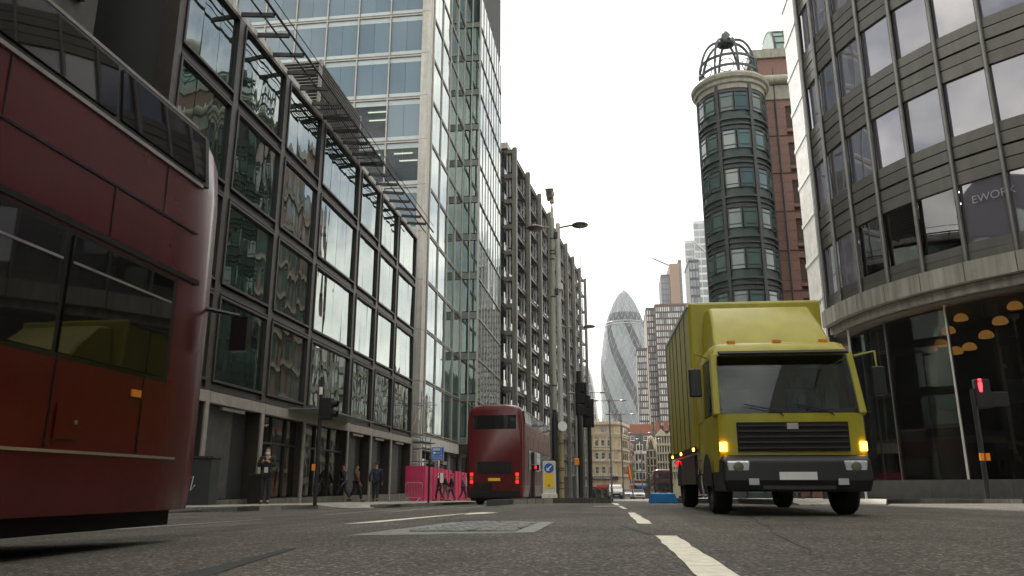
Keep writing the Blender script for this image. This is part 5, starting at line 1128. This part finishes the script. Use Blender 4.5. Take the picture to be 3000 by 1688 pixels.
# ------------------------------------------------------------------ people
def skin(name,pts,edges,mat,parent):
    me=bpy.data.meshes.new(name); me.from_pydata([p[:3] for p in pts],edges,[]); o=bpy.data.objects.new(name,me); TMP.collection.objects.link(o)
    m=o.modifiers.new('skin','SKIN'); m.use_smooth_shade=True
    for i,p in enumerate(pts):
        sv_=me.skin_vertices[0].data[i]; r=p[3]; sv_.radius=(r,p[4] if len(p)>4 else r); sv_.use_root=(i==0)
    s=o.modifiers.new('sub','SUBSURF'); s.levels=1; s.render_levels=1
    TMP.view_layers[0].update(); ev=bpy.data.meshes.new_from_object(o.evaluated_get(TMP.view_layers[0].depsgraph))
    TMP.collection.objects.unlink(o); bpy.data.objects.remove(o); ev.materials.clear(); ev.materials.append(MATS[mat]); ev.name=name
    r=bpy.data.objects.new(name,ev); COL.objects.link(r); r.parent=parent; return r
def person(label,loc,rotz,coat='cloth_black',trous='cloth_navy',step=.0,pose='walk',h=1.72,mask=False,hair='hair_dark',inner=None):
    t=thing('person',label,'person',loc,rotz); k=h/1.72; S=lambda l:[tuple(c*k for c in p) for p in l]
    st_=step
    la=[(-.19,0,1.40,.055),(-.26,-.02-st_*.25,1.13,.045),(-.26,.08-st_*.3,.88,.034),(-.25,.13-st_*.3,.79,.03)]
    ra=[(.19,0,1.40,.055),(.26,-.02+st_*.25,1.13,.045),(.26,.08+st_*.3,.88,.034),(.25,.13+st_*.3,.79,.03)]
    if pose=='phone':
        la=[(-.19,0,1.40,.055),(-.25,.06,1.14,.045),(-.1,.3,1.27,.034),(-.05,.33,1.34,.03)]; ra=[(.19,0,1.40,.055),(.25,.06,1.14,.045),(.1,.3,1.27,.034),(.05,.33,1.34,.03)]
    if pose=='bike':
        la=[(-.19,0,1.40,.055),(-.27,.1,1.15,.045),(-.24,.38,1.05,.034),(-.24,.45,1.04,.03)]; ra=[(.19,0,1.40,.055),(.26,.02,1.13,.045),(.26,.14,.9,.034),(.25,.2,.84,.03)]
    legL=[(-.09,0,.9,.085),(-.1,st_*.22+.03,.5,.062),(-.1,st_*.42-.02-abs(st_)*.06,.1,.042),(-.1,st_*.42+.14,.045,.038)]
    legR=[(.09,0,.9,.085),(.1,-st_*.18+.03,.5,.062),(.1,-st_*.45-.02,.1+abs(st_)*.1,.042),(.1,-st_*.45+.13,.045+abs(st_)*.05,.038)]
    body=[(0,0,.95,.13,.1),(0,0,1.15,.125,.095),(0,.0,1.36,.13,.095),(0,.0,1.48,.055),(0,.015,1.56,.06),(0,.02,1.63,.085,.095),(0,.015,1.69,.06)]
    pts=S(body+la+ra+legL+legR); E=[(0,1),(1,2),(2,3),(3,4),(4,5),(5,6),(2,7),(7,8),(8,9),(9,10),(2,11),(11,12),(12,13),(13,14),(0,15),(15,16),(16,17),(17,18),(0,19),(19,20),(20,21),(21,22)]
    b=skin('body',pts,E,'skin',t)
    fat=lambda l,d:[(p[0],p[1],p[2],p[3]+d,(p[4] if len(p)>4 else p[3])+d) for p in l]
    cpts=S(fat([(0,0,.82,.14,.115),(0,0,1.0,.145,.115),(0,0,1.18,.14,.11),(0,0,1.37,.145,.105),(0,0,1.47,.06,.06)],.018)+fat(la[:3],.02)+fat(ra[:3],.02))
    skin('coat',cpts,[(0,1),(1,2),(2,3),(3,4),(3,5),(5,6),(6,7),(3,8),(8,9),(9,10)],coat,t)
    tp=S(fat([(0,0,.93,.13,.1)],.012)+fat([legL[0],legL[1],legL[2]],.016)+fat([legR[0],legR[1],legR[2]],.016)); skin('trousers',tp,[(0,1),(1,2),(2,3),(0,4),(4,5),(5,6)],trous,t)
    for l in(legL,legR):
        a=l[2]; c=l[3]; skin('shoe',S([(a[0],a[1]-.04,a[2]-.03,.055),(c[0],c[1]-.05,c[2]+.005,.05,.045),(c[0],c[1]+.03,c[2],.042,.035)]),[(0,1),(1,2)],'shoe',t)
    skin('hair',S([(0,-.02,1.62,.085,.085),(0,0,1.69,.088,.08),(0,.025,1.725,.06,.05)]),[(0,1),(1,2)],hair,t)
    skin('nose',S([(0,.1,1.625,.014),(0,.125,1.6,.016)]),[(0,1)],'skin',t)
    for s in(-1,1):
        hp=S([(la if s<0 else ra)[3][:3]])[0]
        for i in range(4): MB().tube([(hp[0]+(i-1.5)*.018*k,hp[1]+.02,hp[2]-.01),(hp[0]+(i-1.5)*.018*k,hp[1]+.05,hp[2]-.035),(hp[0]+(i-1.5)*.016*k,hp[1]+.045,hp[2]-.065+.006*abs(i-1.5))],.0085,5).build('finger','skin',b,True,world=False)
        MB().tube([(hp[0]-s*.02,hp[1]+.01,hp[2]),(hp[0]-s*.045,hp[1]+.04,hp[2]-.02)],.009,5).build('thumb','skin',b,True,world=False)
    if mask: MB().lathe([(.075,-.035),(.083,0),(.072,.045)],(0,.035*k,1.545*k),12,R(20),R(160)).build('face_mask','cloth_white',t,True,world=False)
    if inner: MB().box(-.06,.06,.125,.15,.95*k,1.12*k).build('shirt',inner,t,world=False,bev=.02)
    return t
def PP(px,Y,left=True): x=at(px,1440,Y).x; return (x,Y,gz(x,Y)+.12)
t=person('person in black coat and white face mask looking at a phone by the bronze building',PP(777,23.6),R(195),pose='phone',mask=True,inner='cloth_white',trous='cloth_black')
x,y,zg=PP(777,23.6); ph=thing('phone','small dark phone held up in both hands by the masked person','phone',(x+.09,y-.37,zg+1.36)); MB().box(-.035,.035,-.005,.005,-.07,.07).build('case','black_paint',ph,world=False,bev=.004); ph.rotation_euler=(R(25),0,R(15))
person('person in black walking past the glass doors, nearest the left signal',PP(1004,36),R(80),'cloth_black','cloth_navy',.8)
person('person in brown jacket walking beside the ground floor columns',PP(1043,37),R(-95),'cloth_brown','cloth_black',.7)
person('person in dark navy jacket walking away by the last columns',PP(1100,36),R(10),'cloth_navy','cloth_black',.5,h=1.78)
for px,Y,lab,c,tr_,rz in((1287,50,'person in dark coat walking past the left end of the pink hoarding','cloth_black','cloth_black',85),(1304,51.5,'person in grey trousers walking behind the bus lane sign','cloth_black','cloth_grey',-80),(1322,52,'taller person in black before the hoarding door','cloth_black','cloth_navy',95),(1357,55,'person in navy trousers at the hoarding beside the red bus','cloth_grey','cloth_navy',-90)):
    person(lab,PP(px,Y),R(rz),c,tr_,.6)
bp=PP(2436,27.2); person('person in dark navy top standing beside a bicycle on the right pavement',bp,R(65),'cloth_navy','cloth_blue',.1,pose='bike',h=1.74)
bicycle('dark bicycle held by the person on the right pavement',(bp[0]-.45,bp[1]-.25,bp[2]),R(62))
for px,Y,lab,c in((2008,27,'person in black waiting just right of the bus stop pole','cloth_black'),(2046,28.5,'person in dark grey standing behind the yellow lorry','cloth_grey'),(2075,26.5,'person in brown coat standing behind the yellow lorry','cloth_brown'),(2110,29,'person in navy standing farthest right behind the yellow lorry','cloth_navy')):
    person(lab,PP(px,Y),R(rnd.uniform(0,360)),c,'cloth_black',.2)
for i,(px,Y,lab) in enumerate(((1748,74,'dark bicycle parked left of the thin lamp post far down the street'),(1768,76,'dark bicycle parked nearest the white delivery van'))): q=at(px,1440,Y); bicycle(lab,(q.x,Y,gz(q.x,Y)),R(60+25*i))
# ------------------------------------------------------------------ summer haze over the far street
hb=MB().box(-2600,2600,-2600,2700,-14,230).build('haze','interior'); hb['kind']='stuff'
hm_=bpy.data.materials.new('haze'); hm_.use_nodes=True; ht=hm_.node_tree; ht.nodes.clear(); ho=ht.nodes.new('ShaderNodeOutputMaterial'); hv=ht.nodes.new('ShaderNodeVolumePrincipled')
hv.inputs['Color'].default_value=(.93,.95,.97,1); hv.inputs['Density'].default_value=.00013; hv.inputs['Anisotropy'].default_value=.35; ht.links.new(hv.outputs[0],ho.inputs['Volume']); hb.data.materials.clear(); hb.data.materials.append(hm_)
SC.cycles.volume_bounces=1

bpy.data.scenes.remove(TMP)
